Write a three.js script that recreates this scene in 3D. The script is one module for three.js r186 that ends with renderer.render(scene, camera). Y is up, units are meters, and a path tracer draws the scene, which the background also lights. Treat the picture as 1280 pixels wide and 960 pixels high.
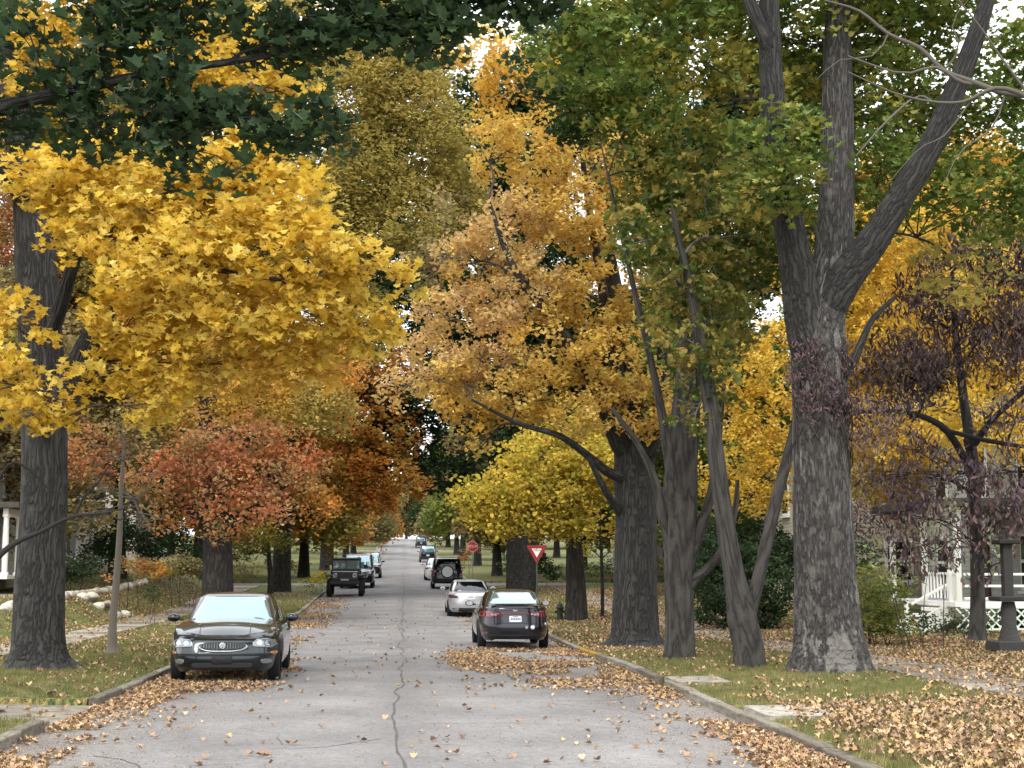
import * as THREE from 'three';
import { mergeGeometries } from 'three/addons/utils/BufferGeometryUtils.js';
import { RoundedBoxGeometry } from 'three/addons/geometries/RoundedBoxGeometry.js';
import { FontLoader } from 'three/addons/loaders/FontLoader.js';
import { TextGeometry } from 'three/addons/geometries/TextGeometry.js';

// ------------------------------------------------------------------ camera, sky, sun, exposure
const scene = new THREE.Scene();
const FOCAL = 1900, PITCH = Math.atan(232 / FOCAL), YAW = Math.atan(135 / FOCAL * Math.cos(PITCH)), EYE = 1.9;
const camera = new THREE.PerspectiveCamera(2 * Math.atan(480 / FOCAL) * 180 / Math.PI, 4 / 3, 0.3, 1500);
camera.rotation.order = 'YXZ';
camera.position.set(0, EYE, 0);
camera.rotation.set(PITCH, -YAW, 0);
const renderer = new THREE.WebGLRenderer({ antialias: true });
renderer.setSize(1024, 768);
renderer.toneMapping = THREE.LinearToneMapping;
renderer.toneMappingExposure = 2.35;
renderer.shadowMap.enabled = true;
{ // overcast sky: an even white cloud deck, a little brighter overhead
  const w = 128, h = 64, d = new Float32Array(w * h * 4);
  for (let j = 0; j < h; j++) for (let i = 0; i < w; i++) {
    const el = ((j + 0.5) / h - 0.5) * Math.PI, s = Math.max(0, Math.sin(el));
    const az = (i / w) * Math.PI * 2;
    const cl = 1 + 0.04 * Math.sin(az * 3 + el * 7) + 0.03 * Math.sin(az * 5 - el * 11 + 1);
    const l = (el < 0 ? 0.45 : 0.8 + 0.55 * s) * cl, o = (j * w + i) * 4;
    d[o] = l * 0.97; d[o + 1] = l; d[o + 2] = l * 1.05; d[o + 3] = 1;
  }
  const t = new THREE.DataTexture(d, w, h, THREE.RGBAFormat, THREE.FloatType);
  t.mapping = THREE.EquirectangularReflectionMapping; t.magFilter = THREE.LinearFilter; t.needsUpdate = true;
  scene.background = t; scene.environment = t;
}
const sun = new THREE.DirectionalLight(new THREE.Color(1, 0.96, 0.9), 1.2);
sun.position.set(-20, 60, 25); sun.target.position.set(0, 0, -35);
sun.castShadow = true; sun.shadow.radius = 40;
Object.assign(sun.shadow.camera, { left: -80, right: 80, top: 120, bottom: -120, near: 1, far: 300 });
scene.add(sun, sun.target);

// ------------------------------------------------------------------ helpers
function rng(seed) { let a = seed >>> 0; return () => { a = (a + 0x6D2B79F5) | 0; let t = Math.imul(a ^ (a >>> 15), 1 | a); t = (t + Math.imul(t ^ (t >>> 7), 61 | t)) ^ t; return ((t ^ (t >>> 14)) >>> 0) / 4294967296; }; }
const V = (x, y, z) => new THREE.Vector3(x, y, z);
const lerp = (a, b, t) => a + (b - a) * t, clamp = (x, a = 0, b = 1) => Math.min(b, Math.max(a, x));
const smooth = (a, b, x) => { const t = clamp((x - a) / (b - a)); return t * t * (3 - 2 * t); };
function hash3(x, y, z, s = 0) { let h = Math.imul(x | 0, 374761393) + Math.imul(y | 0, 668265263) + Math.imul(z | 0, 2147483647) + Math.imul(s | 0, 1274126177); h = Math.imul(h ^ (h >>> 13), 1274126177); h ^= h >>> 16; return (h >>> 0) / 4294967296; }
function noise3(x, y, z, s = 0) {
  const xi = Math.floor(x), yi = Math.floor(y), zi = Math.floor(z); let a = x - xi, b = y - yi, c = z - zi;
  a = a * a * (3 - 2 * a); b = b * b * (3 - 2 * b); c = c * c * (3 - 2 * c);
  const q = (i, j, k) => hash3(xi + i, yi + j, zi + k, s);
  return lerp(lerp(lerp(q(0, 0, 0), q(1, 0, 0), a), lerp(q(0, 1, 0), q(1, 1, 0), a), b), lerp(lerp(q(0, 0, 1), q(1, 0, 1), a), lerp(q(0, 1, 1), q(1, 1, 1), a), b), c);
}
function pn(x, y, px, py, s) { // periodic value noise
  const xi = Math.floor(x), yi = Math.floor(y); let a = x - xi, b = y - yi; a = a * a * (3 - 2 * a); b = b * b * (3 - 2 * b);
  const q = (i, j) => hash3((((xi + i) % px) + px) % px, (((yi + j) % py) + py) % py, 7, s);
  return lerp(lerp(q(0, 0), q(1, 0), a), lerp(q(0, 1), q(1, 1), a), b);
}
function fbm(u, v, fx, fy, oct, s) { let r = 0, w = 0.5, t = 0; for (let o = 0; o < oct; o++) { r += w * pn(u * fx, v * fy, fx, fy, s + o); t += w; w *= 0.5; fx *= 2; fy *= 2; } return r / t; }
// a world point at a given distance down the street seen in a given direction of the survey photograph
function at(px, py, D) {
  const cx = (px - 640) / FOCAL, cy = (480 - py) / FOCAL, cp = Math.cos(PITCH), sp = Math.sin(PITCH), cq = Math.cos(YAW), sq = Math.sin(YAW);
  const y1 = cy * cp + sp, z1 = cy * sp - cp, x2 = cx * cq - z1 * sq, z2 = cx * sq + z1 * cq, k = D / -z2;
  return V(x2 * k, EYE + y1 * k, -D);
}
const names = {};
function numbered(n) { const k = names[n] = (names[n] ?? -1) + 1; return k ? `${n}_${String(k).padStart(3, '0')}` : n; }
function shade(o) { o.castShadow = o.receiveShadow = true; return o; }
function thing(name, label, category, group, kind) {
  const o = new THREE.Group(); o.name = numbered(name); o.userData = { label, category };
  if (group) o.userData.group = group; if (kind) o.userData.kind = kind;
  scene.add(o); return o;
}
function part(name, geo, mat, parent, label) { const m = shade(new THREE.Mesh(geo, mat)); m.name = name; if (label) m.userData.label = label; parent.add(m); return m; }
function structure(name, geo, mat, label) { const m = shade(new THREE.Mesh(geo, mat)); m.name = numbered(name); m.userData = { kind: 'structure', label: label, category: name.split('_').pop() }; scene.add(m); return m; }
const C = (h) => new THREE.Color(h);
const std = (color, roughness = 0.8, more = {}) => new THREE.MeshStandardMaterial({ color, roughness, metalness: 0, ...more });
const phys = (color, roughness, more = {}) => new THREE.MeshPhysicalMaterial({ color, roughness, metalness: 0, ...more });
function texture(w, h, fn, srgb, rep) { // fn(u, v) -> [r, g, b] 0..1
  const d = new Uint8Array(w * h * 4);
  for (let j = 0; j < h; j++) for (let i = 0; i < w; i++) { const c = fn(i / w, j / h), o = (j * w + i) * 4; d[o] = clamp(c[0]) * 255; d[o + 1] = clamp(c[1]) * 255; d[o + 2] = clamp(c[2]) * 255; d[o + 3] = 255; }
  const t = new THREE.DataTexture(d, w, h); t.wrapS = t.wrapT = THREE.RepeatWrapping; t.magFilter = THREE.LinearFilter; t.minFilter = THREE.LinearMipmapLinearFilter; t.generateMipmaps = true;
  if (srgb) t.colorSpace = THREE.SRGBColorSpace; if (rep) t.repeat.set(rep[0], rep[1]); t.needsUpdate = true; return t;
}
function geo(pos, idx, uv, col) {
  const g = new THREE.BufferGeometry(); g.setAttribute('position', new THREE.Float32BufferAttribute(pos, 3));
  if (uv) g.setAttribute('uv', new THREE.Float32BufferAttribute(uv, 2)); if (col) g.setAttribute('color', new THREE.Float32BufferAttribute(col, 3));
  if (idx) g.setIndex(idx); g.computeVertexNormals(); return g;
}
function box(w, h, d, x = 0, y = 0, z = 0, r = 0.01) { const g = r > 0 ? new RoundedBoxGeometry(w, h, d, 1, Math.min(r, w / 2.1, h / 2.1, d / 2.1)) : new THREE.BoxGeometry(w, h, d); g.translate(x, y, z); return g; }

// ------------------------------------------------------------------ the lie of the land
const PROFILE = [[-60, 0], [28, 0], [38, -0.1], [48, -0.08], [60, 0.0], [68, 0.2], [77, 0.5], [100, 1.05], [130, 1.75], [164, 2.6], [200, 3.6], [228, 4.6], [258, 6], [285, 7.3], [305, 7.9], [340, 8.2], [700, 8]];
function base(D) {
  let i = 0; while (i < PROFILE.length - 2 && D > PROFILE[i + 1][0]) i++;
  const P = (k) => PROFILE[clamp(k, 0, PROFILE.length - 1)], [x0, y0] = P(i), [x1, y1] = P(i + 1);
  const sl = (k) => { const a = P(k - 1), b = P(k + 1); return (b[1] - a[1]) / (b[0] - a[0]); }, h = x1 - x0, t = clamp((D - x0) / h);
  return (2 * t ** 3 - 3 * t * t + 1) * y0 + (t ** 3 - 2 * t * t + t) * h * sl(i) + (-2 * t ** 3 + 3 * t * t) * y1 + (t ** 3 - t * t) * h * sl(i + 1);
}
const HALF = 4.2, CROSS = [[91.5, 99.5], [224, 232]];
const inCross = (D, m = 0) => CROSS.some(([a, b]) => D > a - m && D < b + m);
function groundY(x, D) { // lawn level
  const b = base(D), ax = Math.abs(x);
  if (ax < HALF + 0.16) return b - 0.12;
  if (inCross(D)) return b - 0.12;
  if (x < 0 && D > 18.9 && D < 21.9 && ax < 40) return b + 0.02 + 0.1 * smooth(4.3, 7.5, ax);
  let y = b + 0.105 + 0.03 * smooth(4.4, 8, ax);
  if (x < 0) y += smooth(10, 12, ax) * lerp(0.35, 0.82, smooth(40, 52, D)) * (1 - smooth(84, 90, D) * 0.7) + smooth(12, 26, ax) * 0.35;
  else y += smooth(9.7, 15, ax) * 0.14 + smooth(15, 40, ax) * 0.5;
  if (ax > 4.6) y += (noise3(x * 0.5, D * 0.5, 3) - 0.5) * 0.05 * smooth(4.6, 5.2, ax) * (Math.abs(ax - 9) < 0.9 ? 0.2 : 1);
  return y;
}
const P0 = (x, D, dy = 0) => V(x, groundY(x, D) + dy, -D);

// ------------------------------------------------------------------ surface materials
const grassTex = texture(1024, 1024, (u, v) => {
  const a = fbm(u, v, 10, 10, 4, 11), b = fbm(u, v, 90, 90, 3, 21), c = fbm(u, v, 5, 5, 3, 31), d = pn(u * 300, v * 300, 300, 300, 3);
  const k = 0.55 + 0.55 * (b - 0.5) + 0.35 * (d - 0.5), dry = smooth(0.42, 0.66, a * 0.6 + c * 0.4 + (b - 0.5) * 0.25);
  return [lerp(0.33, 0.46, dry) * k * 1.6, lerp(0.385, 0.41, dry) * k * 1.6, lerp(0.15, 0.22, dry) * k * 1.6];
}, true);
const grassBump = texture(512, 512, (u, v) => { const b = fbm(u, v, 60, 60, 3, 5); return [b, b, b]; });
const lawnMat = std(0xffffff, 0.95, { map: grassTex, bumpMap: grassBump, bumpScale: 0.04 });
const roadTex = texture(1024, 1024, (u, v) => {
  const a = fbm(u, v, 4, 4, 4, 41), b = fbm(u, v, 60, 60, 3, 51), d = pn(u * 420, v * 420, 420, 420, 9), e = pn(u * 200, v * 200, 200, 200, 19);
  const k = 0.465 + 0.12 * (a - 0.5) + 0.10 * (b - 0.5) + 0.13 * (d - 0.5) - (e > 0.93 ? 0.12 : 0) + (e < 0.05 ? 0.08 : 0);
  return [k * 1.01, k * 0.985, k * 0.965];
}, true);
const roadBump = texture(512, 512, (u, v) => { const b = pn(u * 220, v * 220, 220, 220, 5) * 0.6 + fbm(u, v, 20, 20, 3, 8) * 0.4; return [b, b, b]; });
const roadMat = std(0xffffff, 0.9, { map: roadTex, bumpMap: roadBump, bumpScale: 0.006, vertexColors: true });
const concTex = texture(512, 512, (u, v) => {
  const a = fbm(u, v, 5, 5, 4, 61), b = fbm(u, v, 50, 50, 2, 71), st = smooth(0.55, 0.75, fbm(u, v, 9, 9, 3, 81));
  const k = 0.66 + 0.22 * (a - 0.5) + 0.2 * (b - 0.5) - 0.14 * st; return [k, k * 0.97, k * 0.92];
}, true);
const concBump = texture(256, 256, (u, v) => { const b = fbm(u, v, 40, 40, 3, 15); return [b, b, b]; });
const concMat = std(0xd0ccc2, 0.9, { map: concTex, bumpMap: concBump, bumpScale: 0.006 });
const concMats = [concMat, std(0xbdb6a8, 0.92, { map: concTex, bumpMap: concBump, bumpScale: 0.006 }), std(0xa39b8c, 0.92, { map: concTex, bumpMap: concBump, bumpScale: 0.008 })];
const yellowKerb = std(0xe0b83a, 0.85, { map: concTex, bumpMap: concBump, bumpScale: 0.006 });
const stoneMats = ['#c9c2b0', '#b3ac9c', '#d6d0c2', '#a39a88'].map((c) => std(c, 0.95, { bumpMap: concBump, bumpScale: 0.03 }));

function barkSet(seed, dark, light, fx, fy, deep, patch) {
  const dk = C(dark), lt = C(light), pc = patch && C(patch), H = (u, v) => {
    const wob = (fbm(u, v, 6, 3, 3, seed + 3) - 0.5) * 0.12, a = fbm(u + wob, v, fx, fy, 4, seed), r = 1 - Math.abs(2 * a - 1);
    return clamp(1 - Math.pow(r, 3) * 0.9 - 0.2 * fbm(u, v, 60, 30, 2, seed + 9));
  };
  const map = texture(512, 1024, (u, v) => {
    const h = H(u, v), g = 0.82 + 0.36 * fbm(u, v, 40, 40, 3, seed + 30), c = dk.clone().lerp(lt, h); let m = 0;
    if (pc) { const q = fbm(u, v, 11, 7, 3, seed + 50) + 0.3 * (fbm(u, v, 70, 36, 3, seed + 51) - 0.5), fl = smooth(0.58, 0.68, fbm(u, v, 80, 60, 2, seed + 57)) * 0.42; m = Math.max(fl, smooth(0.6, 0.65, q)); c.lerp(pc, m * (0.55 + 0.45 * fbm(u, v, 12, 16, 3, seed + 52))); }
    const k = (x) => Math.pow(clamp(x * g), 1 / 2.2); return [k(c.r), k(c.g), k(c.b)];
  }, true);
  const bump = texture(512, 1024, (u, v) => { const h = H(u, v); return [h, h, h]; });
  return std(0xffffff, 0.95, { map, bumpMap: bump, bumpScale: deep });
}
const bark = barkSet(100, '#181716', '#423f3c', 14, 5, 0.05);
const barkBrown = barkSet(200, '#191614', '#413b35', 12, 4, 0.05);
const barkPlane = barkSet(300, '#1e1b1a', '#45413d', 60, 40, 0.03, '#76726c');
const barkSmooth = barkSet(400, '#201d1b', '#4c4742', 8, 3, 0.02);
const branchMat = std('#3a322d', 0.95), branchRed = std('#3e2923', 0.95), branchGrey = std('#5d5852', 0.95), branchDark = std('#282523', 0.95);

// ------------------------------------------------------------------ ground, road, kerbs, walks
{
  const xs = [-260, -180, -120, -80, -60, -45, -36]; for (let x = -30; x < -12.5; x += 1) xs.push(x);
  for (let x = -12.4; x < -4.6; x += 0.4) xs.push(x);
  xs.push(-4.6, -4.4, -4.37, -4.35, 4.35, 4.37, 4.4, 4.6); for (let x = 5; x < 12.5; x += 0.4) xs.push(x); for (let x = 13; x <= 30; x += 1) xs.push(x);
  xs.push(36, 45, 60, 80, 120, 180, 260);
  const ds = []; for (let d = -40; d < 10; d += 2) ds.push(d); for (let d = 10; d < 60; d += 0.5) ds.push(d); for (let d = 60; d < 130; d += 1) ds.push(d); for (let d = 130; d <= 360; d += 5) ds.push(d); ds.push(400, 460, 560, 700);
  for (const [a, b] of CROSS) ds.push(a - 0.02, a + 0.02, b - 0.02, b + 0.02); ds.push(18.88, 18.92, 21.88, 21.92); ds.sort((a, b) => a - b);
  const pos = [], uv = [], idx = [], n = xs.length;
  for (const d of ds) for (const x of xs) { pos.push(x, groundY(x, d), -d); uv.push(x / 4, d / 4); }
  for (let j = 0; j < ds.length - 1; j++) for (let i = 0; i < n - 1; i++) { const a = j * n + i; idx.push(a, a + 1, a + n + 1, a, a + n + 1, a + n); }
  structure('ground', geo(pos, idx, uv), lawnMat, 'mown lawn ground with dry patches on both sides of the street');
}
const roadY = (x, D) => base(D) + 0.07 * (1 - (x / HALF) ** 2);
{
  const pos = [], uv = [], idx = [], col = [], nx = 24, ds = []; for (let d = -40; d < 120; d += 0.35) ds.push(d); for (let d = 120; d <= 420; d += 2) ds.push(d);
  for (const d of ds) for (let i = 0; i <= nx; i++) {
    const x = lerp(-HALF, HALF, i / nx); pos.push(x, roadY(x, d), -d); uv.push(x / 3, d / 3);
    // old resurfacing: long patches of slightly different mix and worn wheel tracks
    const lane = smooth(0.44, 0.5, noise3(x * 0.35 + 9, d * 0.045, 2)) * 0.1, blot = (noise3(x * 0.9, d * 0.22, 5) - 0.5) * 0.2 + (noise3(x * 2.5, d * 0.8, 6) - 0.5) * 0.13 - 0.12 * smooth(0.68, 0.8, noise3(x * 1.7 + 4, d * 0.5, 12));
    const k = 0.98 + lane + blot, warm = smooth(2.7, 4.1, Math.abs(x) + (noise3(x, d * 0.4, 8) - 0.5) * 1.2) * 0.14; col.push(k * (1 - warm * 0.35), k * (1 - warm * 0.6), k * (1 - warm * 0.95));
  }
  for (let j = 0; j < ds.length - 1; j++) for (let i = 0; i < nx; i++) { const a = j * (nx + 1) + i; idx.push(a, a + 1, a + nx + 2, a, a + nx + 2, a + nx + 1); }
  const road = structure('road', geo(pos, idx, uv, col), roadMat, 'worn grey asphalt street running straight uphill under the trees');
  // cracks and tar joints: thin ribbons of dark filler
  const rr = rng(5), cp = [], ci = [];
  const ribbon = (pts, w) => { for (let i = 0; i < pts.length; i++) { const a = pts[Math.max(0, i - 1)], b = pts[Math.min(pts.length - 1, i + 1)], dx = b[0] - a[0], dd = b[1] - a[1], l = Math.hypot(dx, dd) || 1, ww = w * (0.5 + rr()), o = cp.length / 3; for (const s of [-1, 1]) { const x = clamp(pts[i][0] + s * ww * -dd / l * -1, -4.15, 4.15), D = pts[i][1] + s * ww * -dx / l; cp.push(x, roadY(x, D) + 0.004, -D); } if (i) ci.push(o - 2, o, o - 1, o - 1, o, o + 1); } };
  { const p = []; for (let d = 9; d < 130; d += 0.3) p.push([-0.05 + 0.16 * (noise3(d * 0.35, 0, 1) - 0.5) + 0.12 * (noise3(d * 1.6, 3, 1) - 0.5), d]); for (let s = 0; s < p.length; s += 30) ribbon(p.slice(s, s + 31), 0.012); }
  for (let k = 0; k < 90; k++) { let x = (rr() - 0.5) * 7.5, d = 13 + rr() * 45, a = rr() < 0.6 ? (rr() - 0.5) * 0.5 : Math.PI / 2 + (rr() - 0.5) * 0.7; const p = [], n = 5 + rr() * 14; for (let i = 0; i < n; i++) { p.push([x, d]); a += (rr() - 0.5) * 0.7; x += Math.cos(a) * 0.16; d += Math.sin(a) * 0.16; if (Math.abs(x) > 4) break; } if (p.length > 2) ribbon(p, 0.004 + rr() * 0.006); }
  const cr = part('crack', geo(cp, ci), std('#4b4743', 0.85), road, 'dark crack lines in the asphalt'); cr.userData.kind = 'stuff';
  // cross streets
  for (const [a, b] of CROSS) for (const s of [-1, 1]) {
    const p = [], u = [], c = [], q = []; const N = 30;
    for (let j = 0; j <= 6; j++) for (let i = 0; i <= N; i++) { const d = lerp(a - 0.0, b, j / 6), x = s * lerp(HALF, 70, i / N); p.push(x, base(d) + 0.002 + smooth(10, 70, Math.abs(x)) * 0.3, -d); u.push(x / 3, d / 3); c.push(1.06, 1.05, 1.04); }
    for (let j = 0; j < 6; j++) for (let i = 0; i < N; i++) { const e = j * (N + 1) + i; q.push(e, e + 1, e + N + 2, e, e + N + 2, e + N + 1); }
    structure('cross_street', geo(p, q, u, c), roadMat, a < 100 ? 'pale side street crossing behind the yield sign' : 'pale side street crossing far up the hill');
  }
}
// kerbs, stone by stone
function kerbStone(D0, D1, x, mat, parent, tilt = 0, h = 0.125) {
  const D = (D0 + D1) / 2, g = box(0.16, 0.32, D1 - D0 - 0.014, 0, 0, 0, 0.022);
  const m = part('kerb_stone', g, mat, parent); m.position.set(x, base(D) + h - 0.16, -D); m.rotation.x = Math.atan((base(D1) - base(D0)) / (D1 - D0)); m.rotation.z = tilt; return m;
}
for (const s of [-1, 1]) {
  const k = new THREE.Group(); k.name = numbered('kerb'); k.userData = { kind: 'structure', label: s < 0 ? 'concrete kerb with open joints beside the dark green sedan' : 'low concrete kerb with one yellow painted length beside the black sedan', category: 'kerb' }; scene.add(k);
  const r = rng(s + 9); let D = 6;
  while (D < 90) {
    let L = D < 20 && s < 0 ? 0.85 + r() * 0.25 : 1.7 + r() * 0.5; if (D < 18.85 && D + L > 18.85 && s < 0) L = 18.85 - D;
    const skip = s < 0 ? (D > 18.8 && D < 21.6) || (D > 51.5 && D < 55.5) : (D > 23.9 && D < 25.2) || (D > 46 && D < 49);
    if (skip) { D += 0.5; continue; }
    const yl = s > 0 && D > 32.2 && D < 36.2;
    if (!inCross(D, 1.2)) kerbStone(D, D + L, s * (HALF + 0.08), yl ? yellowKerb : concMats[Math.floor(r() * 3)], k, (r() - 0.5) * 0.06, yl ? 0.13 : 0.11 + r() * 0.035);
    D += L;
  }
  for (const [a, b] of [[99.6, 150], [150, 190], [190, 223.5], [232.5, 280], [280, 330]]) kerbStone(a, b, s * (HALF + 0.08), concMat, k);
}
// driveway aprons and carriage slabs: sheets laid over the lawn
function sheet(x0, x1, D0, D1, lift, nx = 8, nd = 6, edge = 0, seed = 1) {
  const p = [], u = [], q = [];
  for (let j = 0; j <= nd; j++) for (let i = 0; i <= nx; i++) {
    let x = lerp(x0, x1, i / nx), d = lerp(D0, D1, j / nd); if (edge) { if (j === 0 || j === nd) d += (noise3(x * 2, d, seed) - 0.5) * edge; if (i === 0 || i === nx) x += (noise3(x, d * 2, seed + 1) - 0.5) * edge; }
    p.push(x, Math.max(groundY(x, d), Math.abs(x) < HALF + 0.2 ? base(d) + 0.02 : -9) + lift, -d); u.push(x / 1.5, d / 1.5);
  }
  const n = nx + 1; for (let j = 0; j < nd; j++) for (let i = 0; i < nx; i++) { const a = j * n + i; q.push(a, a + 1, a + n + 1, a, a + n + 1, a + n); }
  return geo(p, q, u);
}
structure('driveway', sheet(-24, -4.22, 19.05, 21.7, 0.012, 40, 10), concMats[1], 'concrete driveway apron opening through the kerb near the yellow maple');
structure('driveway', sheet(-10, -4.22, 51.6, 55.2, 0.02, 16, 8), concMats[0], 'pale driveway between the dark green sedan and the off-road vehicle');
structure('driveway', sheet(4.22, 9, 46.2, 48.8, 0.02, 16, 8), concMats[1], 'leaf strewn driveway mouth behind the flared grey tree');
function slab(x, D, w, d, mat, parent, name = 'slab', top = 0.03, tilt = 0) {
  const m = part(name, box(w, 0.12, d, 0, 0, 0, 0.015), mat, parent); m.position.set(x, groundY(x, D) + top - 0.06, -D); m.rotation.set((base(D + 1) - base(D)), 0, tilt); return m;
}
{
  for (const s of [-1, 1]) {
    const w = new THREE.Group(); w.name = numbered('sidewalk'); w.userData = { kind: 'structure', label: s < 0 ? 'concrete sidewalk slabs crossing the left lawns' : 'leaf covered concrete sidewalk slabs on the right', category: 'sidewalk' }; scene.add(w);
    const r = rng(s + 30);
    for (let D = 8; D < 90; D += 1.5) { if (s < 0 && D > 18 && D < 21.6) continue; slab(s * 9.0, D + 0.75, 1.4, 1.48, concMats[Math.floor(r() * 3)], w, 'slab', 0.045 + r() * 0.02, (r() - 0.5) * 0.02); }
  }
  const a = new THREE.Group(); a.name = 'carriage_slab'; a.userData = { kind: 'structure', label: 'pale concrete slab lying at the kerb among fallen leaves', category: 'slab' }; scene.add(a);
  slab(4.78, 18.9, 0.85, 1.35, std(0xe6e3da, 0.9, { map: concTex }), a, 'slab', 0.06); slab(4.72, 24.55, 0.85, 1.25, concMats[0], a, 'slab', 0.05);
}

// ------------------------------------------------------------------ leaves
function leafShape(kind, s, r) { // triangles of one leaf in its own frame: stem at origin, tip along +y, facing +z
  const fold = (0.12 + r() * 0.3) * s, curl = (r() - 0.35) * 0.5 * s, P = [], put = (x, y) => [x * s, y * s, Math.abs(x) * fold / 0.5 * 1.0 - curl * y * y];
  let out;
  if (kind === 'maple') out = [[0, -0.05], [0.3, -0.12], [0.26, 0.08], [0.56, 0.2], [0.36, 0.36], [0.42, 0.58], [0.17, 0.56], [0, 0.98], [-0.17, 0.56], [-0.42, 0.58], [-0.36, 0.36], [-0.56, 0.2], [-0.26, 0.08], [-0.3, -0.12]];
  else if (kind === 'kite') out = [[0, 0], [0.36, 0.3], [0.3, 0.62], [0, 1], [-0.3, 0.62], [-0.36, 0.3]];
  else if (kind === 'lobed') out = [[0, 0], [0.2, 0.14], [0.46, 0.3], [0.24, 0.46], [0.3, 0.66], [0, 1], [-0.3, 0.66], [-0.24, 0.46], [-0.46, 0.3], [-0.2, 0.14]];
  else if (kind === 'wither') out = [[0, 0], [0.16, 0.3], [0.13, 0.66], [0, 1], [-0.13, 0.66], [-0.16, 0.3]];
  else out = [[0, 0], [0.42, 0.5], [0, 1], [-0.42, 0.5]];
  const c = put(0, 0.35); for (let i = 0; i < out.length; i++) { const a = out[i], b = out[(i + 1) % out.length]; P.push(c, put(...a), put(...b)); }
  return P;
}
function sprig({ kind, n, size, spread, seed, droop = 0.5, flat = 0.6 }) {
  const r = rng(seed), pos = [], col = [], e = new THREE.Euler(), q = new THREE.Quaternion(), v = V(0, 0, 0);
  for (let k = 0; k < n; k++) {
    const th = r() * 6.283, rad = Math.cbrt(r()) * spread, ph = Math.acos(2 * r() - 1), o = V(rad * Math.sin(ph) * Math.cos(th), rad * Math.cos(ph) * flat, rad * Math.sin(ph) * Math.sin(th));
    // leaf plane: mostly lying out and hanging down
    e.set(-Math.PI / 2 + droop + (r() - 0.5) * 1.5, r() * 6.283, (r() - 0.5) * 1.2, 'YXZ'); q.setFromEuler(e);
    const tri = leafShape(kind, size * (0.7 + r() * 0.6), r), t = 0.8 + r() * 0.4, hu = (r() - 0.5) * 0.16;
    for (const p of tri) { v.set(...p).applyQuaternion(q).add(o); pos.push(v.x, v.y, v.z); col.push(t, t * (1 + hu), t * (1 - hu)); }
  }
  return geo(pos, null, null, col);
}
const SPRIGS = {};
function sprigs(kind, n, size, spread, droop, flat) { const key = [kind, n, size, spread, droop, flat].join(); return SPRIGS[key] ??= [1, 2, 3, 4].map((s) => sprig({ kind, n, size, spread, seed: s * 77 + n, droop, flat })); }
const leafMat = phys(0xffffff, 0.95, { vertexColors: true, transmission: 0.5, thickness: 0, side: THREE.DoubleSide, specularIntensity: 0.25, ior: 1.4 });
const leafMatGreen = phys(0xffffff, 0.9, { vertexColors: true, transmission: 0.4, thickness: 0, side: THREE.DoubleSide, specularIntensity: 0.4, ior: 1.4 });
const dryLeafMat = std(0xffffff, 0.95, { vertexColors: true, side: THREE.DoubleSide });
const PAL = {
  yellow: ['#d6b648', '#dec052', '#ccac40', '#e4cc6c', '#bea044', '#d4b854', '#deba46', '#c8a83c'],
  yellowdeep: ['#d0a846', '#c49c42', '#d8b04a', '#b49a4c', '#ccaa52'],
  gold: ['#dcbc66', '#d0ac58', '#e2c878', '#bea25a', '#dcba5c', '#ccaa56', '#bcaa5a', '#e6c664'],
  goldorange: ['#d4b47c', '#dcc084', '#c8a470', '#e0c888', '#b89e70', '#d6b86c', '#c4a866', '#e2c66c', '#cc9a60'],
  olive: ['#a89c50', '#b0a054', '#968c4c', '#bcaa58', '#90864c', '#c4ae5a'],
  orange: ['#d8923e', '#c8863c', '#d89c4a', '#c09444', '#b87c3e', '#cca650', '#a8944a'],
  red: ['#bc7a54', '#c48c60', '#a8704e', '#cc8a50', '#967454', '#b0905c', '#b89c66', '#9c8458', '#8e8c52', '#cc6a44', '#a08c4e', '#c48450'],
  darkgreen: ['#36482e', '#3e5234', '#2e402a', '#485c3a', '#3e5030', '#32462e'],
  green: ['#5e7236', '#6a803c', '#526832', '#78863e', '#868c44', '#647838', '#a49a46', '#4c5e30', '#b0a04a'],
  greenyellow: ['#5a6a30', '#687434', '#8a8840', '#a8964a', '#48602e', '#787c3a', '#b8a052', '#546630'],
  deepgreen: ['#2e4424', '#38502a', '#2a3c22', '#405828', '#34482a'],
  brown: ['#5a444c', '#665050', '#4a3a42', '#705a56', '#5e4c52', '#7e6a5a', '#54464e', '#463a44'],
  tan: ['#a08c5c', '#887c4c', '#b09c68', '#78704a', '#94805a', '#827e4e'],
  farmix: ['#887c4c', '#967e50', '#6c7044', '#a08c58', '#786c48', '#5c663c'],
  hedge: ['#34462a', '#3c5030', '#2c3e26', '#485a34', '#3a4a2c'],
  palecream: ['#b8b890', '#a8a878', '#c8c6a4', '#98a070'],
  yellowgreen: ['#c4b242', '#ceb648', '#aea43e', '#d6bc50', '#a49a40', '#c2a842'],
};
const PALC = {}; for (const k in PAL) PALC[k] = PAL[k].map(C);
const _m = new THREE.Matrix4(), _q = new THREE.Quaternion(), _e = new THREE.Euler(), _c = new THREE.Color(), _s = V(1, 1, 1);
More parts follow.
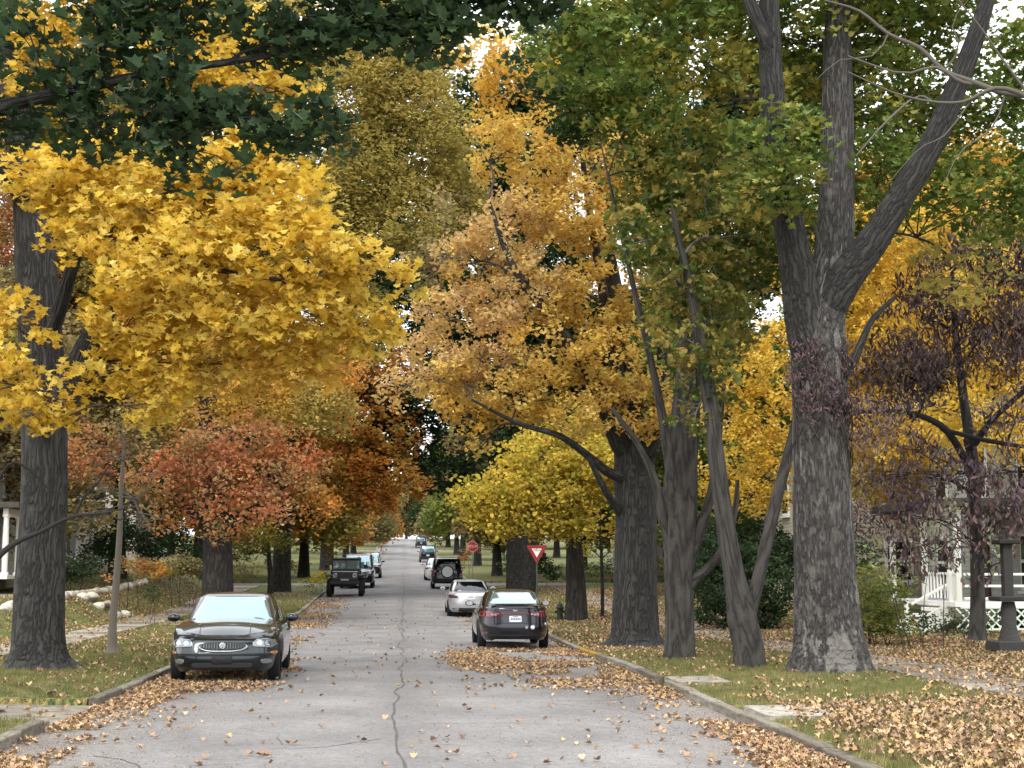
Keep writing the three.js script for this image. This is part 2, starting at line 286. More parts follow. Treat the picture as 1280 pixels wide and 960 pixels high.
// one leaf mass: sprays spread through ellipsoids
function leafMass(name, blobs, o, parent) {
  const r = rng(o.seed), G = sprigs(o.kind ?? 'lobed', o.n ?? 9, o.size ?? 0.13, o.spread ?? 0.26, o.droop ?? 0.55, o.flat ?? 0.6), put = [[]], pick = G[o.seed % G.length], gap = o.gap ?? 0.42, fr = o.freq ?? 1.3;
  for (const b of blobs) {
    const vol = 4.19 * b.r.x * b.r.y * b.r.z, N = Math.ceil(vol * (o.density ?? 20) * (b.k ?? 1)), pal = PALC[b.pal ?? o.pal];
    for (let i = 0; i < N; i++) {
      const th = r() * 6.283, cz = 2 * r() - 1, rad = Math.cbrt(lerp(0.1, 1, r())) * (r() < 0.14 ? 1 + 0.38 * r() : 1), sz = Math.sqrt(1 - cz * cz);
      const lump = 1 + 0.28 * (noise3(b.c.x * 3 + Math.cos(th) * sz * 2 + 7, cz * 2 + 7, Math.sin(th) * sz * 2 + b.c.z, 4) - 0.5) * 2;
      const p = V(b.c.x + b.r.x * rad * lump * sz * Math.cos(th), b.c.y + b.r.y * rad * lump * cz, b.c.z + b.r.z * rad * lump * sz * Math.sin(th));
      const nz = 0.65 * noise3(p.x * fr, p.y * fr * 1.6, p.z * fr, 2) + 0.35 * noise3(p.x * fr * 2.7, p.y * fr * 3.4, p.z * fr * 2.7, 3);
      if (nz < gap + (r() - 0.5) * 0.1) continue; if (o.minY && p.y < o.minY) continue;
      const t = clamp(noise3(p.x * 0.55, p.y * 0.55, p.z * 0.55, o.seed) * 1.3 - 0.15 + (r() - 0.5) * 0.5, 0, 0.999) * pal.length, ci = Math.floor(t);
      _c.copy(pal[ci]).lerp(pal[Math.floor(r() * pal.length)], r() * 0.6);
      _e.set((r() - 0.5) * 1.1, r() * 6.283, (r() - 0.5) * 1.1); _q.setFromEuler(_e); const sc = 0.75 + r() * 0.55; _s.set(sc, sc, sc); _m.compose(p, _q, _s);
      put[0].push(_m.clone(), _c.clone());
    }
  }
  let n = 0;
  [pick].forEach((g, i) => {
    const a = put[i], k = a.length / 2; if (!k) return; n += k;
    const im = new THREE.InstancedMesh(g, o.mat ?? leafMat, k); im.name = name; im.castShadow = im.receiveShadow = true; im.userData.kind = 'stuff';
    for (let j = 0; j < k; j++) { im.setMatrixAt(j, a[2 * j]); im.setColorAt(j, a[2 * j + 1]); }
    parent.add(im);
  });
  return n;
}
// ------------------------------------------------------------------ wood
function woodGeo(pts, o = {}) { // pts: [Vector3, radius] along the stem
  const N = o.seg ?? 10, cur = new THREE.CatmullRomCurve3(pts.map((p) => p[0]), false, 'centripetal'), L = cur.getLength(), M = o.rings ?? Math.max(4, Math.ceil(L * (o.perM ?? 4)));
  const pos = [], uv = [], idx = [], rad = (t) => { const f = t * (pts.length - 1), i = Math.min(pts.length - 2, Math.floor(f)); return lerp(pts[i][1], pts[i + 1][1], f - i); };
  let nrm = null, seed = o.seed ?? 1; const uRep = Math.max(1, Math.round(6.283 * pts[0][1] / (o.tile ?? 1.0)));
  for (let j = 0; j <= M; j++) {
    const t = j / M, p = cur.getPoint(t), tan = cur.getTangent(t), h = t * L;
    if (!nrm) nrm = Math.abs(tan.x) > 0.9 ? V(0, 0, 1) : V(1, 0, 0); nrm = nrm.clone().addScaledVector(tan, -nrm.dot(tan)).normalize(); const bin = tan.clone().cross(nrm);
    for (let i = 0; i <= N; i++) {
      const th = i / N * 6.2832, ct = Math.cos(th), st = Math.sin(th); let r = rad(t);
      if (o.flare) { const fl = Math.exp(-h / o.flareH); r *= 1 + o.flare * fl * fl * (0.75 + 0.45 * Math.cos(o.lobes * th + seed) + 0.2 * Math.cos((o.lobes + 2) * th + seed * 2)); }
      if (o.flute) r *= 1 + o.flute * Math.cos(o.flutes * th + seed + h * 0.25) + o.flute * 0.5 * Math.cos((o.flutes - 2) * th + seed * 3 - h * 0.4);
      if (o.rough) r *= 1 + o.rough * (noise3(ct * 2.5 + seed, h * 1.1, st * 2.5) - 0.5) + o.rough * 0.5 * (noise3(ct * 7 + seed, h * 2.2, st * 7) - 0.5);
      if (o.knots) for (const [kh, kt, ka, kr] of o.knots) { const d = Math.hypot((h - kh), Math.atan2(Math.sin(th - kt), Math.cos(th - kt)) * r) / kr; r += ka * Math.exp(-d * d); }
      pos.push(p.x + (nrm.x * ct + bin.x * st) * r, p.y + (nrm.y * ct + bin.y * st) * r, p.z + (nrm.z * ct + bin.z * st) * r);
      uv.push(i / N * uRep, h / ((o.tile ?? 1.0) * 2));
    }
  }
  for (let j = 0; j < M; j++) for (let i = 0; i < N; i++) { const a = j * (N + 1) + i; idx.push(a, a + N + 1, a + 1, a + 1, a + N + 1, a + N + 2); }
  const c = pos.length / 3, e = cur.getPoint(1); pos.push(e.x, e.y, e.z); uv.push(0, 0); for (let i = 0; i < N; i++) idx.push(M * (N + 1) + i, c, M * (N + 1) + i + 1);
  const g = geo(pos, idx, uv); // weld the seam's normals
  const n = g.attributes.normal; for (let j = 0; j <= M; j++) { const a = j * (N + 1), b = a + N; const x = n.getX(a) + n.getX(b), y = n.getY(a) + n.getY(b), z = n.getZ(a) + n.getZ(b), l = Math.hypot(x, y, z) || 1; n.setXYZ(a, x / l, y / l, z / l); n.setXYZ(b, x / l, y / l, z / l); }
  return g;
}
// px list [x, y, width] at a distance -> stem points; the first is sunk into the ground
const stem = (list) => list.map(([x, y, D, w]) => [at(x, y, D), w / FOCAL * D / 2]);
function blobsOf(list) { return list.map(([x, y, D, rx, ry, rz, pal, k]) => ({ c: at(x, y, D), r: V(rx / FOCAL * D, ry / FOCAL * D, rz ?? rx / FOCAL * D), pal, k })); }
function tree(o) {
  const t = thing(o.name ?? 'tree', o.label, 'tree', o.group), r = rng(o.seed ?? 1), nodes = [];
  const addNodes = (pts) => { const c = new THREE.CatmullRomCurve3(pts.map((p) => p[0]), false, 'centripetal'); for (let i = 0; i <= 12; i++) { const u = i / 12, f = u * (pts.length - 1), k = Math.min(pts.length - 2, Math.floor(f)); nodes.push([c.getPoint(u), lerp(pts[k][1], pts[k + 1][1], f - k)]); } };
  part('trunk', woodGeo(o.trunk, { seg: o.seg ?? 28, perM: o.perM ?? 7, seed: o.seed, rough: 0.09, ...o.wood }), o.bark ?? bark, t); addNodes(o.trunk);
  const bm = o.branchMat ?? branchMat;
  for (const l0 of o.limbs ?? []) { let l = l0, bp = null, bd = 1e9; for (const q of nodes) { const d = q[0].distanceTo(l0[0][0]); if (d < bd) { bd = d; bp = q; } }
    if (bp && bd < 3 * bp[1] + 0.3) { const dir = l0[1][0].clone().sub(l0[0][0]).normalize(), root = bp[0].clone().addScaledVector(dir, -bp[1] * 0.9); root.y -= bp[1] * 0.6; l = [[root, Math.min(l0[0][1] * 0.8, bp[1] * 0.7)], ...l0]; }
    part('limb', woodGeo(l, { seg: 14, perM: 5, seed: o.seed + 1, rough: 0.09, tile: 0.8 }), o.limbBark ?? o.bark ?? bark, t); addNodes(l); }
  const minH = o.minBranchY ?? -9, base0 = o.trunk[0][0];
  const bl = (o.blobs ?? []).slice().sort((a, b) => a.c.distanceTo(base0) - b.c.distanceTo(base0));
  for (const b of bl) {
    if (b.free) continue;
    let best = null, bd = 1e9; for (const n of nodes) { if (n[0].y < minH) continue; const d = n[0].distanceTo(b.c) + Math.max(0, n[0].y - b.c.y + 0.3) * 1.6 + (n[1] < 0.02 ? 1.5 : 0); if (d < bd) { bd = d; best = n; } }
    if (!best) continue;
    const a = best[0], len = a.distanceTo(b.c), r0 = Math.min(best[1] * 0.75, 0.018 + 0.014 * len), m1 = a.clone().lerp(b.c, 0.35), m2 = a.clone().lerp(b.c, 0.7);
    m1.y += len * 0.1 + (r() - 0.5) * len * 0.08; m2.y += len * 0.08 + (r() - 0.5) * len * 0.1; m1.x += (r() - 0.5) * len * 0.12; m2.x += (r() - 0.5) * len * 0.12; m1.z += (r() - 0.5) * len * 0.12; m2.z += (r() - 0.5) * len * 0.12;
    const pts = [[a.clone(), r0], [m1, r0 * 0.8], [m2, r0 * 0.55], [b.c.clone(), Math.max(0.008, r0 * 0.28)]], gs = [woodGeo(pts, { seg: 7, rings: 12 })];
    addNodes(pts);
    const cv = new THREE.CatmullRomCurve3(pts.map((p) => p[0]));
    for (let k = 0; k < (o.twigs ?? 6); k++) {
      const u = 0.45 + 0.55 * r(), s = cv.getPoint(u), th = r() * 6.283, cz = r() * 1.5 - 0.6, sz = Math.sqrt(Math.max(0, 1 - cz * cz)), e = b.c.clone().add(V(b.r.x * sz * Math.cos(th) * 0.85, b.r.y * cz * 0.85, b.r.z * sz * Math.sin(th) * 0.85)), mm = s.clone().lerp(e, 0.5); mm.y += 0.08 * s.distanceTo(e) * (r() + 0.2); mm.x += (r() - 0.5) * 0.15;
      gs.push(woodGeo([[s, r0 * 0.32 + 0.004], [mm, r0 * 0.22 + 0.003], [e, 0.004]], { seg: 4, rings: 5 }));
    }
    part('branch', mergeGeometries(gs), bm, t);
  }
  let n = 0; if (o.leaves) n = leafMass('crown', bl, { seed: o.seed ?? 1, ...o.leaves }, t);
  return t;
}
// ------------------------------------------------------------------ the street trees that can be told apart
const NEAR = { kind: 'maple', n: 8, size: 0.12, spread: 0.24, density: 58 }, MID = { kind: 'lobed', n: 10, size: 0.125, spread: 0.28, density: 44 }, FAR = { kind: 'kite', n: 12, size: 0.2, spread: 0.5, density: 12, freq: 0.8 }, VFAR = { kind: 'quad', n: 12, size: 0.34, spread: 0.9, density: 4.2, freq: 0.5 };
// yellow maple, left foreground
tree({ name: 'maple_tree', label: 'large bright yellow maple with straight dark trunk near the driveway apron', seed: 11,
  trunk: stem([[47, 842, 28.7, 66], [48, 790, 28.7, 62], [51, 700, 28.7, 58], [55, 600, 28.7, 55], [54, 480, 28.7, 54], [46, 350, 28.7, 52], [38, 240, 28.7, 44], [18, 120, 28.8, 36], [6, -20, 29, 26], [0, -160, 29, 12]]),
  wood: { flare: 1.0, flareH: 0.75, lobes: 5, knots: [[0.9, 2.4, -0.03, 0.15]] },
  limbs: [stem([[68, 520, 28.6, 36], [96, 462, 28.4, 34], [124, 405, 28, 30], [150, 340, 27.4, 22], [210, 240, 26.6, 14], [280, 130, 26, 8]]),
    stem([[62, 420, 28.6, 20], [110, 290, 27, 13], [150, 296, 26, 11], [215, 318, 24.8, 10], [275, 338, 24.2, 7], [350, 350, 24, 4]]),
    stem([[40, 262, 28.7, 30], [10, 215, 28, 26], [-40, 180, 27.5, 20], [-120, 110, 27, 12]])],
  minBranchY: 3.6, branchMat: branchRed, leaves: { ...NEAR, pal: 'yellow', gap: 0.36 },
  blobs: blobsOf([[95, 225, 26, 70, 50, 0.9], [150, 195, 26, 50, 40, 0.7], [205, 245, 25.5, 75, 60, 1], [300, 215, 25.5, 60, 60, 0.9], [350, 235, 25, 60, 60, 0.9], [55, 225, 26, 45, 40, 0.7], [130, 300, 25.5, 70, 50, 0.9], [230, 330, 24.5, 80, 60, 1], [330, 310, 24.5, 80, 65, 1], [410, 320, 24.5, 60, 55, 0.9], [465, 345, 24.5, 50, 50, 0.7], [280, 400, 24.5, 80, 55, 0.9], [380, 400, 24.5, 70, 50, 0.9], [450, 405, 24.6, 50, 45, 0.7], [170, 390, 25, 70, 50, 0.8], [140, 455, 25, 45, 40, 0.6], [205, 465, 25, 55, 50, 0.8], [185, 515, 25, 35, 22, 0.5],
    [300, 455, 25, 60, 40, 0.8, 'yellowdeep', 0.7], [390, 455, 25.5, 55, 35, 0.8, 'yellowdeep', 0.6], [20, 410, 25, 40, 50, 0.6], [10, 480, 24.5, 50, 45, 0.6], [55, 500, 24.5, 40, 34, 0.5], [85, 520, 24.5, 22, 20, 0.35], [70, 60, 29, 70, 60, 1.2], [190, 70, 29, 70, 60, 1.2], [290, 70, 29, 60, 60, 1.2], [30, 120, 29, 60, 50, 1], [340, 120, 28.5, 60, 50, 1], [150, -60, 29, 120, 80, 1.6], [-120, 180, 28, 110, 100, 1.5], [-150, 350, 28, 90, 90, 1.3], [-60, 40, 30, 110, 90, 1.6], [90, 170, 30, 50, 30, 1, 'greenyellow'], [40, 405, 29.5, 30, 30, 0.5, 'olive']]) });
// dark green maple reaching in from the left, its trunk stands outside the picture
{ const b = P0(-7.6, 15.5, -0.2);
  tree({ name: 'maple_tree', label: 'maple whose dark green foliage hangs over the street above the yellow one', seed: 12,
    trunk: [[b, 0.42], [V(-7.6, 2.5, -15.5), 0.36], [V(-7.4, 5.2, -15.6), 0.32], [V(-7.2, 8, -15.8), 0.22], [V(-7.0, 11.5, -16), 0.06]], wood: { flare: 0.6, flareH: 0.4, lobes: 5 },
    limbs: [[[V(-7.35, 5.4, -15.6), 0.14], [at(-100, 160, 17), 0.1], [at(60, 120, 18), 0.075], [at(200, 90, 18.3), 0.055], [at(330, 70, 18.6), 0.04], [at(480, 30, 19), 0.025], [at(640, -10, 19.4), 0.012]], [[V(-7.3, 6, -15.6), 0.12], [at(-60, -20, 17.6), 0.08], [at(250, -60, 18.4), 0.05], [at(520, -40, 19), 0.02]]],
    minBranchY: 5, branchMat: branchDark, leaves: { kind: 'maple', n: 8, size: 0.15, spread: 0.24, density: 90, pal: 'darkgreen', gap: 0.36, mat: leafMatGreen, droop: 0.7 },
    blobs: blobsOf([[20, 160, 18, 40, 32, 0.35], [90, 110, 18, 50, 40, 0.4], [130, 165, 18, 60, 36, 0.45], [185, 55, 18.2, 55, 55, 0.5], [205, 125, 18.2, 50, 50, 0.5], [270, 145, 18.4, 70, 26, 0.4], [330, 155, 18.4, 50, 28, 0.35], [345, 60, 18.6, 50, 50, 0.45], [395, 65, 18.7, 40, 40, 0.4], [395, 140, 18.7, 30, 30, 0.3], [425, 178, 18.7, 26, 28, 0.25], [370, 165, 18.7, 30, 30, 0.3], [440, 30, 18.8, 60, 40, 0.5], [510, 30, 19, 60, 40, 0.5], [545, 70, 19, 30, 26, 0.3], [580, 15, 19.2, 60, 34, 0.5], [650, 10, 19.4, 60, 26, 0.5], [240, 10, 18.2, 60, 40, 0.5], [120, 15, 18, 40, 30, 0.4], [255, 215, 18.6, 50, 24, 0.3, undefined, 0.5], [30, 30, 18, 40, 34, 0.4, undefined, 0.6], [300, -80, 18.4, 200, 60, 0.9], [600, -60, 19.2, 160, 50, 0.9], [-120, 60, 17, 120, 90, 0.9], [210, 190, 18.4, 30, 22, 0.3]]) });
}
// left row, second tree: orange red
tree({ name: 'maple_tree', label: 'orange red maple standing directly behind the dark green sedan', seed: 13,
  trunk: stem([[272, 778, 56, 44], [272, 745, 56, 38], [272, 700, 56, 36], [271, 660, 56, 36], [268, 600, 56, 34], [262, 500, 56, 30], [270, 400, 57, 20]]), wood: { flare: 0.5, flareH: 0.5, lobes: 4 },
  limbs: [stem([[275, 672, 56, 18], [320, 630, 55, 13], [380, 590, 54, 6]]), stem([[268, 668, 56, 18], [230, 630, 55, 13], [170, 600, 54, 6]])], minBranchY: 3.6, bark: barkBrown, branchMat: branchDark, leaves: { ...FAR, size: 0.13, density: 24, pal: 'red', gap: 0.46, freq: 1.3 },
  blobs: blobsOf([[200, 600, 54, 40, 34, 1.2], [240, 570, 54, 40, 34, 1.2], [290, 605, 53, 45, 38, 1.3], [345, 590, 54, 45, 36, 1.3], [345, 640, 53, 36, 24, 1.0], [380, 575, 55, 34, 36, 1.1], [215, 640, 54, 34, 26, 1], [285, 655, 53, 36, 22, 1], [300, 560, 54, 50, 34, 1.3], [395, 640, 55, 26, 30, 1, 'orange'], [240, 520, 57, 60, 34, 1.6, 'yellowdeep'], [330, 505, 57, 60, 40, 1.6, 'yellowdeep'], [405, 510, 56, 40, 40, 1.4, 'olive'], [180, 540, 57, 40, 36, 1.3, 'tan'], [110, 570, 58, 50, 40, 1.4, 'red'], [420, 470, 56, 36, 40, 1.2, 'orange'], [262, 450, 54, 46, 40, 1.3, 'yellowdeep'], [258, 505, 54, 46, 28, 1.2, 'yellowdeep'], [275, 395, 55, 46, 40, 1.3, 'yellowdeep'], [265, 545, 53, 40, 24, 1]]) });
// left row: tall olive gold crown behind
tree({ name: 'elm_tree', label: 'tall olive gold tree rising behind the yellow maple over the street', seed: 14,
  trunk: [[P0(-8.2, 68, -0.3), 0.5], [V(-8.2, 3.5, -68), 0.42], [V(-8, 8, -68), 0.36], [V(-7, 13, -67.5), 0.25], [V(-5.5, 18, -67), 0.12]], wood: { flare: 0.5, flareH: 0.5, lobes: 5 },
  minBranchY: 6, leaves: { ...FAR, size: 0.16, density: 18, pal: 'olive', gap: 0.36 },
  blobs: blobsOf([[440, 130, 64, 60, 60], [500, 120, 64, 60, 60], [540, 180, 64, 60, 60], [460, 210, 64, 60, 60], [420, 270, 64, 50, 60], [510, 270, 64, 60, 60], [570, 260, 66, 50, 60], [480, 60, 66, 90, 60], [390, 190, 66, 60, 60], [300, 60, 68, 120, 80], [180, 300, 70, 160, 110, 4], [300, 440, 66, 90, 60, 2, 'yellowdeep'], [220, 470, 66, 70, 50, 2, 'yellowdeep'], [380, 470, 66, 60, 60, 2, 'yellowdeep'], [440, 400, 67, 50, 60, 2, 'olive'], [60, 330, 72, 110, 130, 4, 'red', 0.7], [330, 290, 66, 70, 60, 2.4], [400, 330, 66, 60, 60, 2.4], [250, 240, 67, 80, 70, 2.6], [110, 160, 70, 130, 80, 4], [300, 370, 66, 80, 50, 2.4, 'yellowdeep'], [200, 400, 67, 70, 50, 2.4, 'yellowdeep'], [100, 450, 68, 60, 60, 2.4, 'tan']]) });
tree({ name: 'oak_tree', label: 'orange brown tree with grey trunk beyond the orange red maple', seed: 15,
  trunk: stem([[352, 752, 82, 26], [352, 725, 82, 23], [353, 690, 82, 22], [356, 640, 82, 20], [370, 540, 81, 14], [400, 460, 81, 8]]), wood: { flare: 0.4, flareH: 0.4, lobes: 5 }, bark: barkSmooth,
  minBranchY: 5, leaves: { ...FAR, pal: 'orange', gap: 0.38 },
  blobs: blobsOf([[430, 600, 78, 40, 34], [475, 590, 78, 40, 34], [510, 605, 77, 30, 24], [440, 540, 79, 40, 40], [490, 545, 79, 40, 40], [420, 480, 80, 40, 40], [395, 600, 80, 36, 40], [480, 480, 80, 40, 40], [460, 630, 78, 34, 18], [380, 540, 82, 40, 50], [350, 470, 84, 50, 50]]) });
tree({ name: 'sapling_tree', label: 'young green ornamental tree with a slim stem between the orange trees', seed: 16,
  trunk: stem([[338, 752, 78, 9], [338, 720, 78, 7], [336, 690, 78, 5], [336, 670, 78, 3]]), wood: {}, seg: 8, minBranchY: 2.4, leaves: { ...FAR, pal: 'yellowgreen', size: 0.14, density: 22, gap: 0.36 },
  blobs: blobsOf([[320, 682, 77, 20, 14, 0.9, 'greenyellow'], [350, 680, 77, 20, 14, 0.9, 'greenyellow'], [335, 668, 77, 20, 12, 0.9], [308, 692, 77, 10, 8, 0.5, 'greenyellow']]) });
// the bare pole-like young trunk on the left lawn
tree({ name: 'young_tree', label: 'slender young tree with a bare pale stem beside the yellow maple', seed: 17,
  trunk: stem([[140, 816, 34, 13], [141, 780, 34, 10], [146, 720, 34, 8.5], [150, 660, 34, 7], [152, 600, 34, 5], [156, 550, 34, 3]]), wood: { flare: 0.4, flareH: 0.12, lobes: 4 }, seg: 10, bark: std('#6a6158', 0.95, { bumpMap: concBump, bumpScale: 0.01 }), branchMat: branchGrey, minBranchY: 3.2, twigs: 9,
  leaves: { kind: 'lobed', n: 5, size: 0.1, spread: 0.25, density: 5, pal: 'brown', gap: 0.45 },
  blobs: blobsOf([[120, 610, 34, 30, 26], [170, 620, 34, 36, 30], [150, 570, 34, 36, 30], [190, 660, 34, 26, 26], [112, 650, 34, 26, 22]]) });
// dark bare boughs crossing in front of the left trunk
tree({ name: 'bare_tree', label: 'nearly bare small tree whose dark boughs cross the yellow maple trunk', seed: 18,
  trunk: [[P0(-7.6, 25.5, -0.1), 0.11], [at(-60, 790, 25.5), 0.085], [at(-30, 730, 25.5), 0.066], [at(2, 692, 25.5), 0.052], [at(24, 676, 25.5), 0.045], [at(50, 665, 25.5), 0.036], [at(90, 646, 25.4), 0.026], [at(132, 641, 25.3), 0.018], [at(160, 634, 25.2), 0.008]], wood: {}, seg: 10, bark: branchDark,
  limbs: [stem([[-30, 735, 25.5, 6], [-14, 650, 25.5, 5], [-2, 600, 25.5, 4], [16, 578, 25.5, 3.4], [40, 590, 25.4, 2.8], [62, 612, 25.4, 1.8], [76, 618, 25.4, 1]]), stem([[92, 648, 25.4, 3.6], [104, 622, 25.4, 3], [122, 604, 25.4, 2.2], [140, 580, 25.4, 1.8], [175, 572, 25.4, 1]]), stem([[130, 641, 25.3, 2.4], [150, 650, 25.3, 1.8], [172, 640, 25.3, 1.2], [190, 652, 25.3, 0.7]]), stem([[45, 664, 25.5, 3], [60, 640, 25.5, 2.2], [70, 600, 25.5, 1.4], [90, 570, 25.5, 0.8]])], limbBark: branchDark });
// right row
const RG = undefined;
tree({ name: 'plane_tree', label: 'sycamore with thick mottled flaking trunk forking high into three limbs', seed: 21,
  trunk: stem([[1037, 852, 26.3, 104], [1036, 800, 26.3, 88], [1032, 720, 26.3, 78], [1028, 620, 26.3, 74], [1025, 520, 26.3, 71], [1024, 450, 26.3, 72], [1024, 390, 26.3, 66], [1040, 330, 26.4, 50], [1046, 250, 26.6, 46], [1047, 150, 26.8, 42], [1047, 60, 27, 36], [1050, -60, 27, 26], [1060, -220, 27, 10]]),
  wood: { flare: 0.32, flareH: 0.8, lobes: 6, tile: 4, knots: [[2.6, -1.6, 0.04, 0.3], [1.1, -1.2, 0.05, 0.25], [3.9, -2.1, 0.04, 0.2]] }, seg: 36, perM: 9, bark: barkPlane, limbBark: bark,
  limbs: [stem([[1008, 420, 26.2, 50], [998, 350, 26, 46], [986, 280, 25.8, 40], [974, 200, 25.6, 34], [965, 110, 25.4, 32], [962, 30, 25.2, 28], [960, -80, 25, 18]]), stem([[1034, 380, 26.2, 54], [1062, 340, 26, 46], [1095, 295, 25.8, 40], [1130, 240, 25.6, 36], [1165, 180, 25.4, 32], [1195, 110, 25.2, 28], [1225, 30, 25, 24], [1250, -60, 25, 16]]),
    stem([[962, 60, 25.2, 20], [940, 10, 25, 18], [915, -60, 24.8, 12]]), stem([[1050, 480, 26.1, 14], [1072, 440, 25.9, 11], [1090, 400, 25.8, 8], [1120, 370, 25.6, 5]])],
  minBranchY: 6, leaves: { ...NEAR, kind: 'maple', size: 0.13, density: 44, pal: 'green', gap: 0.41, mat: leafMatGreen },
  blobs: blobsOf([[930, 130, 27, 70, 60], [990, 180, 25, 46, 60, 0.8], [880, 60, 27, 80, 60], [1010, 60, 27.5, 80, 60], [1090, 120, 27.5, 70, 70], [1130, 40, 27.5, 70, 50], [1100, 210, 27, 60, 50], [1180, 230, 27, 50, 50, 1], [1240, 150, 27.5, 70, 60, 1, undefined, 0.5], [1230, 40, 28, 80, 60, 1.2, undefined, 0.6], [1170, 130, 28.5, 60, 60, 1.2], [1230, 250, 27, 60, 60], [960, 240, 25.2, 50, 46, 0.8, 'greenyellow'], [1000, 300, 28.5, 60, 60], [800, 40, 27, 80, 60], [730, 60, 27.5, 60, 50], [700, 30, 27.5, 60, 40], [900, -60, 27, 160, 80], [1120, -60, 27, 160, 80], [1330, 120, 27, 80, 140], [1300, 250, 27, 60, 60, 1], [930, 210, 26, 46, 40, 0.8, 'greenyellow'], [1090, 60, 29, 100, 60], [1200, 330, 29, 60, 60, 1, 'olive', 0.5], [985, 230, 24.9, 40, 34, 0.5, 'greenyellow'], [1010, 150, 30, 70, 60], [1000, 250, 30, 60, 60], [1090, 260, 30, 60, 50], [930, 320, 30, 60, 60, 1.2, 'greenyellow'], [1080, 180, 29, 50, 50], [1140, 160, 29, 50, 50, 1, 'greenyellow'], [960, 60, 29, 70, 50]]) });
tree({ name: 'young_tree', label: 'two stemmed grey tree leaning beside the mottled sycamore', seed: 22,
  trunk: stem([[938, 845, 27.8, 42], [936, 810, 27.8, 38], [928, 770, 27.8, 36], [918, 720, 27.8, 26], [905, 640, 27.8, 23], [894, 560, 27.8, 21], [886, 490, 27.8, 19], [874, 420, 27.8, 15], [858, 340, 27.6, 10], [840, 260, 27.6, 5]]), wood: { flare: 0.25, flareH: 0.3, lobes: 4, flute: 0.07, flutes: 5 }, bark: barkSmooth, seg: 20,
  limbs: [stem([[932, 790, 27.8, 20], [944, 740, 27.8, 17], [960, 670, 27.9, 16], [974, 610, 28, 15], [990, 550, 28.1, 13], [1006, 470, 28.2, 9], [1020, 400, 28.4, 5]])],
  minBranchY: 4.5, branchMat: branchGrey, leaves: { ...NEAR, pal: 'greenyellow', density: 46, gap: 0.42, mat: leafMatGreen },
  blobs: blobsOf([[850, 420, 28, 55, 50, 0.9], [890, 470, 28, 44, 40, 0.8], [840, 340, 28, 50, 50, 0.9], [900, 400, 28.5, 50, 50, 0.9], [800, 300, 28, 44, 44, 0.9], [900, 300, 28.5, 60, 50, 1], [870, 520, 28, 30, 26, 0.5], [880, 230, 28.5, 60, 50, 1], [940, 350, 29, 40, 50, 0.9]]) });
tree({ name: 'hornbeam_tree', label: 'fluted dark tree branching low between the flared trunk and the two stemmed tree', seed: 23,
  trunk: stem([[850, 832, 30.6, 40], [850, 790, 30.6, 34], [849, 720, 30.6, 33], [850, 660, 30.6, 40], [852, 600, 30.6, 38], [855, 530, 30.6, 32], [858, 440, 30.8, 20], [850, 340, 31, 10]]), wood: { flare: 0.35, flareH: 0.3, lobes: 5, flute: 0.1, flutes: 7, knots: [[1.65, -1.5, 0.07, 0.12]] }, seg: 40, bark: barkSmooth,
  limbs: [stem([[846, 715, 30.6, 17], [838, 680, 30.55, 15], [829, 650, 30.5, 13], [822, 610, 30.4, 11], [800, 560, 30.3, 8], [765, 510, 30.2, 5]]), stem([[855, 720, 30.6, 19], [864, 690, 30.55, 17], [875, 662, 30.5, 15], [887, 625, 30.4, 12], [896, 570, 30.3, 9], [905, 480, 30.2, 5]]), stem([[854, 750, 30.6, 15], [864, 728, 30.55, 14], [880, 715, 30.5, 12], [900, 692, 30.3, 10], [916, 655, 30.2, 8], [922, 600, 30.2, 5]]), stem([[849, 670, 30.6, 22], [843, 625, 30.5, 18], [836, 570, 30.4, 14], [820, 480, 30.3, 10], [790, 350, 30.4, 7], [760, 220, 30.6, 3]]), stem([[852, 660, 30.6, 20], [860, 610, 30.7, 16], [868, 550, 30.7, 12], [872, 450, 30.8, 7]])],
  minBranchY: 4.2, branchMat: branchDark, leaves: { ...MID, size: 0.115, density: 46, pal: 'green', gap: 0.41, mat: leafMatGreen },
  blobs: blobsOf([[830, 290, 31, 60, 60, 1.1], [870, 200, 31, 70, 60, 1.2], [800, 130, 31.5, 70, 60, 1.2], [740, 110, 32, 60, 50, 1], [690, 90, 32, 60, 40, 1, 'darkgreen'], [850, 370, 31, 50, 50, 1, 'greenyellow'], [900, 250, 32, 60, 60, 1.1], [820, 220, 31, 60, 50, 1.1, 'greenyellow'], [880, 420, 32, 50, 50, 1, 'greenyellow'], [730, 150, 33, 50, 40, 1, 'deepgreen'], [820, 40, 32, 90, 60, 1.3]]) });
